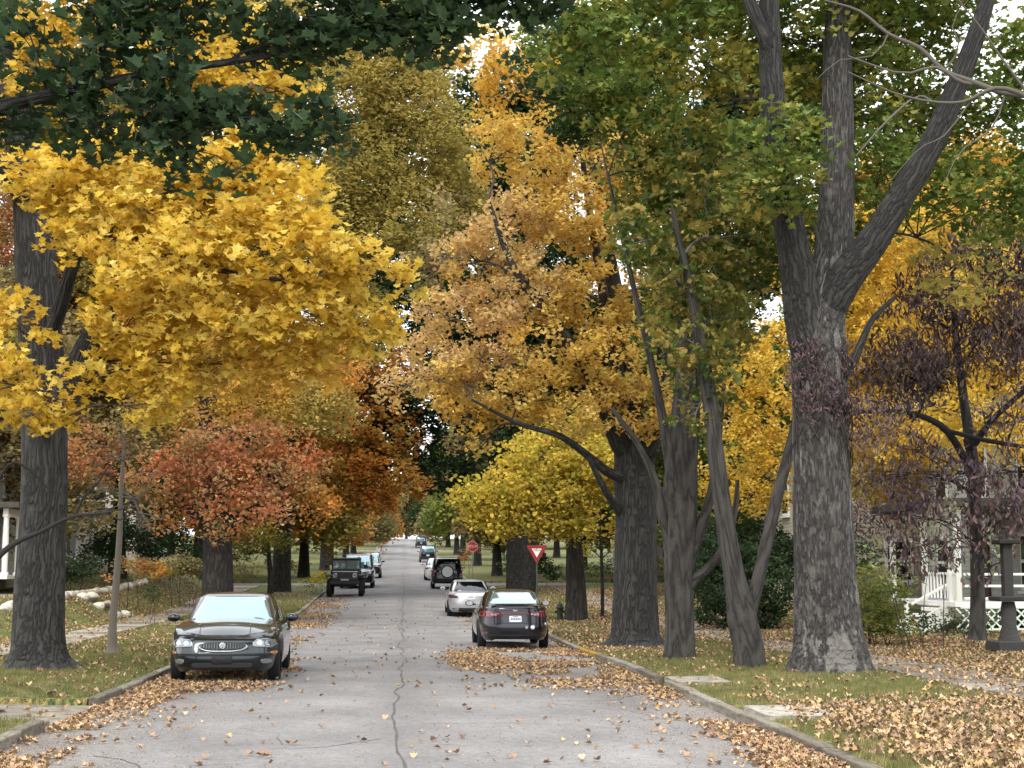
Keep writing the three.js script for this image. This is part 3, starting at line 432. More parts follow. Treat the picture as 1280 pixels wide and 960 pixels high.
tree({ name: 'maple_tree', label: 'golden maple with massive flared grey trunk between yield sign and fluted tree', seed: 24,
  trunk: stem([[794, 812, 37.4, 62], [794, 780, 37.4, 58], [794, 720, 37.4, 54], [795, 650, 37.4, 52], [794, 600, 37.4, 54], [790, 560, 37.4, 46], [780, 480, 37.6, 34], [770, 380, 38, 24], [750, 260, 38.5, 14], [730, 120, 39, 6]]), wood: { flare: 1.0, flareH: 0.85, lobes: 4, knots: [[0.75, -1.5, 0.1, 0.14], [2.3, -2.2, 0.04, 0.4]] }, seg: 36,
  limbs: [stem([[782, 600, 37.2, 16], [760, 590, 36.8, 13], [735, 570, 36.4, 10], [700, 545, 36, 8], [650, 530, 36, 6], [590, 500, 36, 3]]), stem([[800, 590, 37.2, 28], [822, 520, 37, 22], [830, 420, 37, 16], [820, 330, 37, 11], [790, 250, 37.2, 7], [770, 180, 37.4, 4]]), stem([[778, 560, 37.2, 26], [740, 470, 36.8, 20], [690, 400, 36.6, 14], [640, 330, 36.6, 9], [610, 250, 36.8, 5]]), stem([[786, 540, 37.4, 20], [760, 400, 37.4, 14], [735, 250, 37.6, 9], [722, 150, 37.8, 4]]), stem([[775, 640, 37.2, 12], [755, 610, 36.6, 9], [735, 570, 36.2, 6]])],
  minBranchY: 4.2, branchMat, leaves: { ...MID, pal: 'gold', gap: 0.49, freq: 1.7, density: 46, size: 0.12 }, twigs: 10,
  blobs: blobsOf([[640, 110, 38, 60, 50, 1.3, 'yellowdeep'], [600, 70, 38, 50, 40, 1.2, 'gold'], [660, 190, 38, 60, 50, 1.3], [730, 200, 38, 60, 50, 1.3], [790, 210, 38, 50, 50, 1.2], [620, 190, 38, 40, 40, 1], [700, 270, 37.5, 60, 50, 1.3], [770, 290, 37.5, 60, 50, 1.3], [640, 290, 37.5, 60, 50, 1.2, 'goldorange'], [590, 330, 38, 50, 40, 1.2, 'goldorange'], [660, 360, 37, 60, 50, 1.3, 'goldorange'], [740, 370, 37, 60, 50, 1.3], [810, 380, 37, 50, 50, 1.2], [560, 390, 37.5, 50, 40, 1.1, 'goldorange'], [610, 430, 37, 60, 50, 1.2, 'goldorange'], [690, 440, 36.5, 60, 50, 1.3], [770, 450, 36.5, 60, 50, 1.3], [530, 450, 38, 46, 40, 1.1, 'goldorange'], [580, 480, 37, 56, 40, 1.2, 'gold'], [650, 500, 36.5, 56, 36, 1.1, 'gold'], [720, 510, 36.5, 56, 40, 1.1, 'gold'], [800, 510, 36.5, 50, 40, 1.1, 'gold'], [850, 510, 36.5, 34, 34, 0.8, 'gold'], [500, 490, 38, 34, 26, 0.9, 'goldorange'], [590, 525, 36.5, 40, 22, 0.8, 'yellowdeep'], [540, 340, 39, 40, 40, 1, 'tan'], [560, 290, 39.5, 40, 50, 1, 'tan', 0.5], [600, 560, 37, 26, 14, 0.5, 'gold'], [830, 570, 36.6, 18, 14, 0.4, 'gold']]) });
tree({ name: 'ginkgo_tree', label: 'bright lemon yellow tree with slim trunk behind the yield sign', seed: 25,
  trunk: stem([[720, 782, 54, 30], [720, 740, 54, 26], [718, 690, 54, 21], [715, 640, 54, 17], [712, 580, 54, 14], [708, 500, 54, 9]]), wood: { flare: 0.25, flareH: 0.5, lobes: 5 }, bark: barkBrown, minBranchY: 3.6,
  leaves: { ...FAR, kind: 'kite', size: 0.15, spread: 0.4, density: 26, pal: 'yellowgreen', gap: 0.36 },
  blobs: blobsOf([[600, 625, 52, 34, 34], [640, 620, 52, 40, 40], [690, 625, 52, 44, 40], [735, 590, 52, 40, 50], [670, 575, 52.5, 46, 36], [620, 655, 52, 30, 20], [700, 655, 52, 36, 18], [755, 570, 54, 40, 50], [720, 540, 54, 50, 40], [660, 655, 52, 36, 18], [765, 630, 55, 24, 40]]) });
tree({ name: 'young_tree', label: 'small bright yellow tree on a thin stem beside the flared trunk', seed: 26,
  trunk: stem([[753, 780, 57, 5], [753, 740, 57, 4.5], [752, 700, 57, 4], [750, 640, 57, 3]]), wood: {}, seg: 8, minBranchY: 2.2, leaves: { ...FAR, size: 0.12, spread: 0.34, density: 16, pal: 'yellow', gap: 0.38 },
  blobs: blobsOf([[748, 660, 57, 26, 26, 0.8], [752, 625, 57, 24, 22, 0.8], [742, 690, 57, 24, 16, 0.7, 'yellowgreen'], [765, 690, 57, 20, 14, 0.6, 'greenyellow'], [738, 640, 57, 14, 18, 0.6]]) });
tree({ name: 'oak_tree', label: 'dark green tree whose stout trunk stands right behind the yield sign', seed: 27,
  trunk: stem([[652, 762, 80, 48], [652, 735, 80, 40], [652, 700, 80, 38], [650, 640, 80, 34], [640, 540, 80, 26], [630, 400, 80, 14], [640, 280, 80, 6]]), wood: { flare: 0.4, flareH: 0.6, lobes: 5 }, minBranchY: 5, leaves: { ...FAR, pal: 'deepgreen', gap: 0.38, mat: leafMatGreen },
  blobs: blobsOf([[480, 510, 80, 36, 36], [470, 560, 80, 34, 36], [520, 560, 80, 40, 36], [560, 595, 79, 40, 26], [610, 590, 78, 40, 30], [640, 560, 78, 40, 30], [540, 500, 80, 50, 40], [620, 500, 80, 60, 50], [600, 400, 82, 70, 60], [560, 320, 84, 60, 60], [680, 330, 82, 70, 60], [640, 240, 84, 80, 60], [720, 420, 82, 70, 60], [720, 120, 86, 90, 80], [600, 170, 86, 70, 70], [820, 200, 86, 90, 90], [850, 400, 84, 70, 80], [510, 400, 82, 40, 50], [500, 330, 84, 50, 50], [440, 340, 86, 50, 60], [450, 450, 84, 40, 50], [560, 450, 82, 50, 50], [460, 240, 86, 60, 60], [930, 300, 86, 90, 90], [950, 150, 88, 100, 90]]) });
// right garden trees behind the sycamore
tree({ name: 'maple_tree', label: 'yellow maple in the garden behind the mottled sycamore', seed: 28,
  trunk: [[P0(13.4, 48, -0.2), 0.34], [V(13.4, 3, -48), 0.28], [V(13.3, 6, -48), 0.24], [V(13.2, 10, -48), 0.14], [V(13, 14, -48), 0.05]], wood: { flare: 0.5, flareH: 0.4, lobes: 5 }, minBranchY: 3, branchMat: branchRed, leaves: { ...MID, pal: 'yellow', density: 26, gap: 0.37 },
  blobs: blobsOf([[930, 460, 46, 46, 50], [960, 520, 46, 40, 50], [930, 560, 46, 40, 44], [965, 600, 46, 34, 44], [935, 620, 46, 40, 30], [900, 520, 47, 30, 40], [970, 430, 47, 40, 40], [1080, 350, 46, 46, 50], [1110, 300, 46, 60, 50], [1180, 270, 47, 60, 50], [1090, 420, 46, 50, 50], [1150, 420, 48, 60, 60], [1160, 560, 46, 60, 40], [1100, 540, 46, 50, 50], [1250, 470, 40, 50, 60], [1230, 360, 40, 60, 60], [1200, 520, 42, 50, 40], [1010, 330, 48, 60, 60, 1.5, 'gold'], [1290, 300, 42, 80, 80], [1240, 550, 40, 50, 34], [1290, 540, 40, 40, 50], [1080, 600, 47, 40, 30, 1, 'olive'], [890, 590, 48, 30, 40]]) });
tree({ name: 'dogwood_tree', label: 'small tree with shrivelled purple brown leaves before the porch house', seed: 29,
  trunk: stem([[1222, 800, 32.5, 22], [1222, 740, 32.5, 18], [1220, 660, 32.5, 17], [1216, 580, 32.5, 15], [1205, 500, 32.3, 12], [1195, 420, 32, 9], [1190, 340, 32, 5]]), wood: { flare: 0.3, flareH: 0.2, lobes: 4 }, bark: barkSmooth, seg: 14,
  limbs: [stem([[1216, 590, 32.4, 11], [1180, 535, 32, 9], [1130, 515, 31.6, 7], [1075, 515, 31.2, 5]]), stem([[1212, 560, 32.4, 10], [1240, 525, 32, 8], [1290, 480, 31.6, 6]]), stem([[1190, 540, 32, 6], [1230, 550, 31.6, 6], [1290, 560, 31.2, 5]])], limbBark: branchDark,
  minBranchY: 2.5, branchMat: branchDark, twigs: 10, leaves: { kind: 'wither', n: 9, size: 0.15, spread: 0.24, density: 44, pal: 'brown', gap: 0.42, mat: dryLeafMat, droop: 1.3, flat: 1 },
  blobs: blobsOf([[1150, 400, 31.5, 60, 60, 0.9], [1200, 350, 31.5, 60, 60, 0.9], [1130, 470, 31.5, 60, 50, 0.9], [1180, 460, 31.5, 60, 50, 0.9], [1240, 420, 31.5, 60, 60, 0.9], [1250, 310, 32, 50, 60, 0.9], [1100, 500, 31.4, 50, 40, 0.7], [1110, 640, 31.5, 40, 30, 0.7], [1160, 650, 31.5, 50, 34, 0.8], [1110, 600, 31.5, 40, 24, 0.6], [1210, 640, 32, 40, 30, 0.7], [1260, 660, 32, 40, 40, 0.8, 'brown', 0.6], [1150, 700, 32, 50, 26, 0.7, 'brown', 0.7], [1300, 400, 32, 60, 80, 1], [1270, 520, 31.5, 50, 40, 0.8, 'brown', 0.7], [1270, 590, 31.5, 50, 36, 0.8, 'brown', 0.7], [1210, 590, 31.5, 40, 30, 0.6, 'brown', 0.6], [1080, 660, 31, 30, 30, 0.6, 'brown', 0.8], [1190, 690, 31.5, 36, 24, 0.6, 'brown', 0.6], [1265, 640, 31, 40, 40, 0.6, 'brown', 0.7], [1240, 720, 31.5, 36, 26, 0.5, 'brown', 0.5], [1130, 560, 31.5, 50, 30, 0.7, 'brown', 0.7], [1180, 600, 31.5, 50, 30, 0.7, 'brown', 0.6]]) });
// bare grey branches reaching in at the top right
tree({ name: 'bare_tree', label: 'tree with bare pale grey branches reaching across the sycamore upper limbs', seed: 30,
  trunk: [[P0(10.2, 20, -0.2), 0.25], [V(10.2, 3, -20), 0.2], [V(10.1, 6.5, -20), 0.16], [V(9.9, 9.5, -20), 0.1], [V(9.7, 12, -20), 0.03]], wood: { flare: 0.5, flareH: 0.3, lobes: 5 }, bark: barkSmooth, limbBark: std('#565049', 0.95),
  limbs: [stem([[1450, 180, 20, 13], [1340, 140, 20, 10], [1300, 122, 20.3, 8.5], [1255, 116, 20.4, 8], [1215, 102, 20.6, 7], [1180, 88, 20.7, 6], [1150, 60, 20.8, 5.5], [1110, 42, 20.9, 4.5], [1075, 14, 21, 3.5], [1030, 0, 21.2, 2]]), stem([[1200, 102, 20.6, 6], [1170, 84, 20.6, 4], [1130, 92, 20.7, 3], [1060, 70, 20.8, 2]]), stem([[1450, 260, 20, 14], [1330, 150, 20, 8], [1250, 110, 20.2, 6], [1200, 128, 20.3, 4], [1130, 120, 20.5, 2.5], [1060, 90, 20.6, 1.5]]), stem([[1150, 120, 20.5, 3], [1110, 150, 20.4, 3], [1070, 195, 20.3, 1.5]]), stem([[1290, 125, 20.3, 4], [1250, 70, 20.4, 3], [1230, 40, 20.4, 2.5], [1190, -10, 20.4, 2]]), stem([[1180, 90, 20.7, 3], [1200, 60, 20.6, 2.4], [1190, 30, 20.6, 1.6], [1210, 0, 20.6, 1]]), stem([[1110, 42, 20.9, 2.6], [1090, 70, 20.9, 2], [1050, 75, 20.9, 1.4], [1020, 100, 20.9, 0.8]]), stem([[1255, 116, 20.4, 3], [1240, 160, 20.4, 2.4], [1200, 190, 20.3, 1.6], [1180, 230, 20.3, 1]]), stem([[1215, 125, 20.3, 2.4], [1180, 170, 20.3, 1.8], [1150, 185, 20.3, 1.3], [1110, 230, 20.3, 0.8]])] });
// vine on the sycamore's trunk
{ const v = thing('climbing_vine', 'tangle of dry purple brown vine wrapped round the sycamore trunk', 'vine'), r = rng(71), gs = [];
  const c0 = at(1026, 520, 26.3), axis = (y) => at(1025, y, 26.3);
  for (let k = 0; k < 14; k++) { const pts = []; let th = -1.6 + 0 * r() + (r() - 0.5) * 2.6, y = 440 + r() * 70; for (let i = 0; i < 7; i++) { const a = axis(y), R = 0.52 + r() * 0.05; pts.push([V(a.x + Math.cos(th) * R, a.y, a.z - Math.sin(th) * R), 0.009 + r() * 0.006]); th += (r() - 0.5) * 0.7; y += 8 + r() * 14; } gs.push(woodGeo(pts, { seg: 4, rings: 12 })); }
  part('vine_stem', mergeGeometries(gs), branchMat, v);
  const bl = []; for (let k = 0; k < 44; k++) { const th = -1.6 + (r() - 0.5) * 3, a = axis(445 + r() * 80); bl.push({ c: V(a.x + Math.cos(th) * 0.55, a.y, a.z - Math.sin(th) * 0.55), r: V(0.2, 0.3, 0.13) }); }
  bl.push(...blobsOf([[1085, 530, 26, 34, 40, 0.4], [1110, 520, 26, 30, 36, 0.4], [1080, 570, 26, 22, 26, 0.3]]));
  leafMass('dry_leaves', bl, { seed: 8, kind: 'wither', n: 8, size: 0.09, spread: 0.12, density: 130, pal: 'brown', gap: 0.3, mat: dryLeafMat, droop: 1.2, flat: 1 }, v);
}
// ------------------------------------------------------------------ trees farther up the street and behind the houses
function farTree(x, D, h, R, pal, label, seed, group, lod) {
  const b = P0(x, D, -0.3), r = rng(seed), y0 = b.y, lean = (r() - 0.5) * 1.2, pts = [[b, 0.34 + h * 0.008], [V(x, y0 + h * 0.22, -D), 0.27], [V(x + lean * 0.4, y0 + h * 0.5, -D), 0.18], [V(x + lean, y0 + h * 0.85, -D), 0.05]], bl = [];
  const n = 13; for (let i = 0; i < n; i++) { const t = 0.24 + 0.7 * (i + 0.5) / n, th = i * 2.4 + r(), rr = R * (0.25 + 0.5 * Math.sqrt(r())) * (t > 0.8 ? 0.6 : 1); bl.push({ c: V(x + Math.cos(th) * rr, y0 + h * t, -D + Math.sin(th) * rr), r: V(R * (0.34 + r() * 0.16), R * (0.27 + r() * 0.12), R * (0.34 + r() * 0.16)) }); }
  return tree({ name: 'street_tree', label, group, seed, trunk: pts, seg: 12, perM: 2, wood: { flare: 0.4, flareH: 0.5, lobes: 5 }, minBranchY: y0 + h * 0.2, twigs: 2, leaves: { ...(lod ?? VFAR), pal, gap: 0.38 }, blobs: bl });
}
const FT = [
  [-7, 108, 15, 5, 'olive', 'olive street tree beyond the first crossing behind the dark blue vehicle'], [-6.6, 128, 14, 5, 'orange', 'orange street tree beyond the first crossing behind the dark blue vehicle'], [-7.2, 150, 14, 5, 'tan', 'tan street tree halfway up the hill in the grey house row'], [-6.8, 180, 14, 5.5, 'farmix', null], [-7, 212, 15, 6, 'orange', null], [-7, 250, 14, 6, 'farmix', null], [-7.5, 285, 14, 6, 'tan', null],
  [6.8, 112, 13, 4.6, 'tan', 'tan street tree by the stop sign beyond the first crossing'], [7, 146, 14, 5.2, 'green', 'green street tree halfway up the hill in the stop sign row'], [6.6, 172, 14, 5.4, 'farmix', null], [7, 205, 14, 5.6, 'tan', null], [7, 244, 14, 6, 'deepgreen', null], [7.4, 280, 14, 6, 'farmix', null],
  [-4, 345, 14, 7, 'tan', null], [5, 350, 15, 7, 'farmix', null], [0.5, 380, 16, 7, 'orange', null], [-13, 330, 15, 8, 'farmix', null], [14, 335, 15, 8, 'olive', null],
];
const TONE = { olive: 'olive', orange: 'orange brown', tan: 'tan', farmix: 'mottled olive brown', green: 'mid green', deepgreen: 'dark green', yellowdeep: 'golden yellow', red: 'rust red' };
FT.forEach(([x, D, h, R, p, l], i) => farTree(x, D, h, R, p, l ?? `distant ${TONE[p]} street tree ${D > 320 ? 'closing the view at the hill top' : x < 0 ? 'far up the hill in the grey house row' : 'far up the hill in the stop sign row'}`, 500 + i * 7, l ? undefined : 'distant trees up the hill'));
const GT = [
  [-17, 64, 13, 5, 'tan', 'tan garden tree beside the grey house'], [-24, 58, 15, 6, 'red', 'rust red garden tree at the side of the grey house'], [-30, 96, 17, 8, 'olive', null], [-22, 112, 16, 7, 'yellowdeep', null], [-46, 110, 18, 9, 'farmix', null], [-17, 128, 16, 7, 'orange', null], [-24, 160, 17, 8, 'farmix', null], [-18, 200, 17, 8, 'tan', null], [-20, 250, 17, 9, 'olive', null], [-62, 140, 20, 11, 'tan', null], [-38, 150, 19, 10, 'deepgreen', null],
  [16, 74, 14, 6, 'green', null], [20, 100, 16, 7, 'yellowdeep', null], [15, 128, 15, 7, 'tan', null], [27, 82, 17, 8, 'green', null], [34, 66, 18, 8, 'yellowdeep', null], [42, 100, 19, 10, 'deepgreen', null], [24, 140, 17, 8, 'olive', null], [18, 180, 16, 8, 'farmix', null], [20, 230, 17, 8, 'orange', null], [60, 130, 20, 12, 'farmix', null], [28, 52, 15, 6, 'green', null], [21, 57, 19, 6, 'yellowdeep', null], [34, 48, 20, 7, 'olive', null], [14, 92, 18, 6, 'deepgreen', null], [-14, 76, 19, 6, 'olive', null], [-33, 70, 19, 8, 'tan', null], [-13, 100, 18, 6, 'farmix', null], [12, 108, 19, 6, 'green', null], [26, 68, 21, 8, 'green', null],
];
GT.forEach(([x, D, h, R, p, l], i) => farTree(x, D, h, R, p, l ?? `${TONE[p]} tree in the back gardens ${x < 0 ? 'round the grey house' : 'round the porch house'}${D > 120 ? ' beyond the first crossing' : h > 17 ? ', tall' : R > 7 ? ', broad crowned' : ''}`, 900 + i * 5, l ? undefined : 'garden trees behind the houses', D < 85 ? { ...FAR, density: 7 } : undefined));
// ------------------------------------------------------------------ shrubs and hedges
function shrub(label, list, o, group) {
  const t = thing(o.name ?? 'shrub', label, o.category ?? 'shrub', group), bl = blobsOf(list), r = rng(o.seed), gs = [];
  const lo = bl.reduce((a, b) => a.add(b.c), V(0, 0, 0)).divideScalar(bl.length), gy = groundY(lo.x, -lo.z);
  for (const b of bl) for (let k = 0; k < (o.stems ?? 2); k++) { const f = V(lerp(lo.x, b.c.x, 0.6) + (r() - 0.5) * 0.2, gy - 0.05, lerp(lo.z, b.c.z, 0.6) + (r() - 0.5) * 0.2), e = b.c.clone().add(V((r() - 0.5) * b.r.x * 1.4, b.r.y * (r() - 0.2), (r() - 0.5) * b.r.z)); gs.push(woodGeo([[f, 0.012], [f.clone().lerp(e, 0.5).add(V((r() - 0.5) * 0.15, 0.05, 0)), 0.009], [e, 0.003]], { seg: 4, rings: 6 })); }
  part('stem', mergeGeometries(gs), branchMat, t);
  leafMass('foliage', bl, { kind: 'lobed', n: 9, size: 0.07, spread: 0.16, density: 60, pal: 'hedge', gap: 0.33, mat: leafMatGreen, ...o }, t); return t;
}
const SH = { size: 0.11, spread: 0.24, density: 70, freq: 1 };
shrub('low green shrub in front of the grey house', [[85, 712, 62, 22, 14, 0.9], [108, 708, 62, 16, 14, 0.8], [80, 700, 63, 16, 10, 0.8]], { ...SH, seed: 41 });
shrub('red orange burning bush on the terraced lawn', [[150, 712, 60, 18, 14, 0.8, 'red'], [175, 710, 60, 18, 13, 0.8, 'red'], [200, 714, 60, 14, 11, 0.7, 'orange']], { ...SH, seed: 42, mat: leafMat });
shrub('clipped round dark green shrub at the terrace edge', [[190, 743, 52, 11, 11, 0.3]], { seed: 43, size: 0.05, spread: 0.08, density: 420, gap: 0.2, category: 'shrub' });
shrub('olive shrub beside the orange red maple trunk', [[225, 708, 66, 18, 14, 0.9, 'tan'], [245, 712, 66, 14, 12, 0.8, 'farmix'], [212, 712, 66, 14, 10, 0.8, 'tan']], { ...SH, seed: 44 });
shrub('dark overgrown shrubs against the grey house wall', [[150, 672, 70, 26, 24, 1.2], [190, 680, 72, 22, 20, 1.1], [120, 690, 70, 18, 16, 1], [215, 668, 74, 20, 20, 1.1], [235, 686, 74, 18, 14, 1]], { ...SH, seed: 45, pal: 'deepgreen' });
shrub('yellow green border plants beside the off-road vehicle', [[398, 724, 92, 10, 8, 0.6, 'yellowgreen'], [388, 728, 88, 8, 7, 0.5, 'greenyellow'], [408, 720, 104, 8, 6, 0.6, 'greenyellow']], { ...SH, seed: 46 });
shrub('dark green hedge behind the two stemmed tree', [[890, 730, 46, 34, 40, 1.1], [930, 720, 46, 34, 46, 1.1], [900, 768, 46, 36, 18, 1], [950, 768, 46, 34, 18, 1], [965, 735, 46, 26, 36, 1.1], [880, 690, 47, 26, 34, 1.1], [950, 680, 47, 34, 36, 1.1], [910, 670, 48, 34, 34, 1.1], [985, 700, 47, 20, 36, 1]], { ...SH, seed: 47, pal: 'hedge' });
shrub('loose green shrub between the sycamore and the porch steps', [[1080, 740, 36, 30, 36, 0.8], [1112, 752, 36, 26, 32, 0.7], [1072, 700, 37, 26, 30, 0.7, 'deepgreen'], [1085, 778, 36, 30, 20, 0.7], [1120, 782, 36, 28, 16, 0.6], [1150, 780, 36.5, 24, 14, 0.5, 'deepgreen']], { seed: 48, size: 0.08, spread: 0.2, density: 110, pal: 'green' });
shrub('low dark green shrub at the foot of the porch lattice', [[1175, 778, 38.5, 26, 14, 0.5], [1205, 780, 38.5, 24, 14, 0.5], [1235, 778, 38.5, 18, 14, 0.5]], { seed: 49, size: 0.07, spread: 0.16, density: 80, pal: 'hedge' });
shrub('sparse shrub with large pale cream green leaves before the porch', [[1105, 690, 33, 24, 26, 0.5, 'palecream'], [1150, 690, 33, 30, 30, 0.5, 'palecream'], [1125, 725, 33, 22, 22, 0.5, 'palecream'], [1240, 690, 33, 24, 34, 0.5, 'palecream'], [1180, 650, 33, 30, 24, 0.5, 'palecream']], { seed: 50, size: 0.13, n: 3, spread: 0.2, density: 36, pal: 'palecream', kind: 'kite', gap: 0.42, stems: 1 });
shrub('dense evergreen shrub behind the yield sign corner', [[655, 690, 84, 18, 18, 1.1, 'green'], [640, 706, 84, 14, 14, 1, 'green'], [672, 704, 86, 14, 16, 1, 'deepgreen'], [690, 716, 88, 12, 10, 0.8]], { ...SH, seed: 51 });
shrub('red shrub beside the stop sign', [[578, 694, 116, 10, 9, 0.8, 'red'], [590, 690, 118, 9, 8, 0.8, 'red'], [572, 702, 116, 7, 7, 0.6, 'red']], { ...SH, size: 0.16, density: 16, seed: 52, mat: leafMat });
shrub('long green hedge far behind the small yellow tree', [[700, 716, 96, 20, 8, 1], [735, 712, 98, 22, 8, 1], [770, 708, 100, 24, 9, 1], [810, 704, 96, 26, 12, 1]], { ...SH, size: 0.16, spread: 0.35, density: 14, seed: 53, pal: 'green' });
shrub('olive shrubs by the sidewalk far beyond the off-road vehicle', [[375, 712, 118, 14, 10, 1, 'farmix'], [350, 705, 112, 20, 12, 1.2, 'farmix'], [310, 712, 96, 22, 10, 1.2, 'tan'], [290, 690, 110, 30, 14, 1.5, 'farmix']], { ...SH, size: 0.18, spread: 0.4, density: 10, seed: 54 });
// ------------------------------------------------------------------ stone edging of the left terrace
{ const w = thing('stone_edging', 'row of pale limestone blocks edging the raised terrace lawn', 'stone wall'), r = rng(61);
  const stone = (x, D, L, rot) => { const g = new THREE.DodecahedronGeometry(0.5, 1), p = g.attributes.position; for (let i = 0; i < p.count; i++) { const k = 0.86 + 0.28 * noise3(p.getX(i) * 2 + x, p.getY(i) * 2, p.getZ(i) * 2 + D, 3); p.setXYZ(i, p.getX(i) * k, p.getY(i) * k, p.getZ(i) * k); } g.computeVertexNormals(); const m = part('stone', g, stoneMats[Math.floor(r() * 4)], w); m.scale.set(0.36, 0.3 + r() * 0.08, L * 1.05); m.position.set(x, groundY(x, D) + 0.06, -D); m.rotation.y = rot; };
  for (let D = 47; D < 72; D += 0.62) stone(-11.9 + (r() - 0.5) * 0.12, D, 0.55 + r() * 0.2, (r() - 0.5) * 0.2);
  for (let x = -11.6; x < -9.9; x += 0.6) { stone(x, 56.4, 0.5, Math.PI / 2); stone(x, 58.2, 0.5, Math.PI / 2); }
}
{ const w = new THREE.Group(); w.name = 'garden_path'; w.userData = { kind: 'structure', label: 'pale stepped garden path climbing the terraced lawn', category: 'path' }; scene.add(w);
  for (let i = 0; i < 7; i++) slab(-9.9 - i * 0.42, 57.3, 0.5, 1.5, concMats[i % 3], w, 'step', 0.05); slab(-14, 57.3, 3, 1.3, concMats[0], w, 'slab', 0.03); }
// ------------------------------------------------------------------ houses
const sideTex = texture(64, 512, (u, v) => { const k = 0.92 + 0.08 * Math.min(1, ((v * 20) % 1) * 6); const n = 0.97 + 0.06 * fbm(u, v, 8, 30, 2, 3); return [k * n, k * n, k * n]; }, true);
const sideBump = texture(16, 512, (u, v) => { const t = (v * 20) % 1; const b = t < 0.1 ? t * 10 : 1 - (t - 0.1) * 0.5; return [b, b, b]; });
const roofTex = texture(512, 512, (u, v) => { const row = Math.floor(v * 24), off = (row % 2) * 0.5, c = Math.floor(u * 20 + off); const k = 0.55 + 0.3 * hash3(c, row, 1) - ((v * 24) % 1 < 0.12 ? 0.2 : 0); return [k, k * 0.97, k * 0.94]; }, true);
const siding = (c) => std(c, 0.8, { map: sideTex, bumpMap: sideBump, bumpScale: 0.02 }), roofMat = std('#6a6660', 0.95, { map: roofTex }), trimMat = std('#dcdad2', 0.6), paneMat = phys('#20262a', 0.06, { ior: 1.6 }), whitePaint = std('#e4e2dc', 0.55);
function uvBox(w, h, d, x, y, z) { const g = new THREE.BoxGeometry(w, h, d), uv = g.attributes.uv, n = g.attributes.normal; for (let i = 0; i < uv.count; i++) { const s = Math.abs(n.getX(i)) > 0.5 ? d : w, t = Math.abs(n.getY(i)) > 0.5 ? d : h; uv.setXY(i, uv.getX(i) * s / 3, uv.getY(i) * t / 3); } g.translate(x, y, z); return g; }
function house({ x0, x1, D0, D1, h, wall, roof, label, face, gable = 2.6, y }) { // face: +1 the front looks towards +x
  const t = thing('house', label, 'house'), cx = (x0 + x1) / 2, cd = (D0 + D1) / 2, gy = y ?? groundY(face > 0 ? x1 : x0, cd) - 0.2, W = x1 - x0, L = D1 - D0; t.position.set(cx, gy, -cd);
  part('foundation', box(W + 0.1, 0.7, L + 0.1, 0, 0.3, 0), stoneMats[3], t);
  part('wall', uvBox(W, h - 0.6, L, 0, 0.65 + (h - 0.6) / 2, 0), siding(wall), t);
  const ro = 0.5, g = geo([-W / 2 - ro, 0, L / 2 + ro, W / 2 + ro, 0, L / 2 + ro, W / 2 + ro, 0, -L / 2 - ro, -W / 2 - ro, 0, -L / 2 - ro, 0, gable, L / 2 + ro, 0, gable, -L / 2 - ro], [1, 2, 5, 1, 5, 4, 3, 0, 4, 3, 4, 5, 0, 1, 4, 2, 3, 5, 0, 3, 2, 0, 2, 1], [0, 0, W / 3, 0, W / 3, L / 3, 0, L / 3, W / 6, 1, W / 6, 1 + L / 3]).toNonIndexed(); g.computeVertexNormals();
  const rf = part('roof', g, roof ?? roofMat, t); rf.position.y = h + 0.06; part('chimney', box(0.7, 2, 0.7, W * 0.2, gable - 0.2, -L * 0.2), std('#7c4a3c', 0.95), rf);
  const fx = face * (W / 2), win = (px, py, pz, rot) => { const w = part('window', box(1.15, 1.75, 0.08, 0, 0, 0), trimMat, t); w.position.set(px, py, pz); w.rotation.y = rot; for (const yy of [-0.4, 0.4]) part('pane', box(0.92, 0.7, 0.03, 0, yy, 0.04, 0.005), paneMat, w); part('sill', box(1.3, 0.07, 0.16, 0, -0.93, 0.05), trimMat, w); };
  for (let k = 0; k < 3; k++) for (const yy of [2.0, 4.9]) { if (yy > h - 0.9) continue; if (k === 1 && yy < 3) continue; win(fx + face * 0.02, yy, L * (k - 1) * 0.3, face * Math.PI / 2); }
  for (const k of [-0.25, 0.25]) for (const yy of [2.0, 4.9]) if (yy < h - 0.9) win(W * k, yy, L / 2 + 0.02, 0);
  const d = part('door', box(1.0, 2.1, 0.08), std('#4a2f26', 0.5), t); d.position.set(fx + face * 0.03, 1.75, 0); d.rotation.y = face * Math.PI / 2; part('handle', new THREE.SphereGeometry(0.04, 8, 6).translate(0.38, -0.05, 0.06), std('#b09a5a', 0.3, { metalness: 1 }), d);
  return { t, W, L, fx };
}
function porch(H, face, depth, Lp, z0, colMat, opts = {}) {
  const { t, fx } = H, fy = opts.floor ?? 0.75, s = face, xo = fx + s * depth;
  part('porch_floor', box(depth - 0.02, 0.14, Lp, fx + s * depth / 2, fy, z0), opts.floorMat ?? whitePaint, t);
  part('porch_roof', box(depth + 0.5, 0.22, Lp + 0.6, fx + s * (depth / 2 + 0.15), 3.45, z0), roofMat, t); part('porch_beam', box(0.2, 0.3, Lp, xo - s * 0.15, 3.18, z0), colMat, t);
  for (const k of [-0.5, -0.17, 0.17, 0.5]) { const g = new THREE.LatheGeometry([[0.16, 0], [0.16, 0.1], [0.11, 0.14], [0.12, 1.2], [0.1, 2.15], [0.15, 2.2], [0.15, 2.27]].map((p) => new THREE.Vector2(...p)), 14); g.translate(xo - s * 0.15, fy + 0.07, z0 + k * (Lp - 0.3)); part('column', g, colMat, t); }
}
const hw = house({ x0: -26, x1: -16.4, D0: 57, D1: 66, h: 6.4, wall: '#e6e4de', label: 'white house with white porch columns beside the yellow maple trunk', face: 1 });
porch(hw, 1, 1.6, 6, 0, whitePaint);
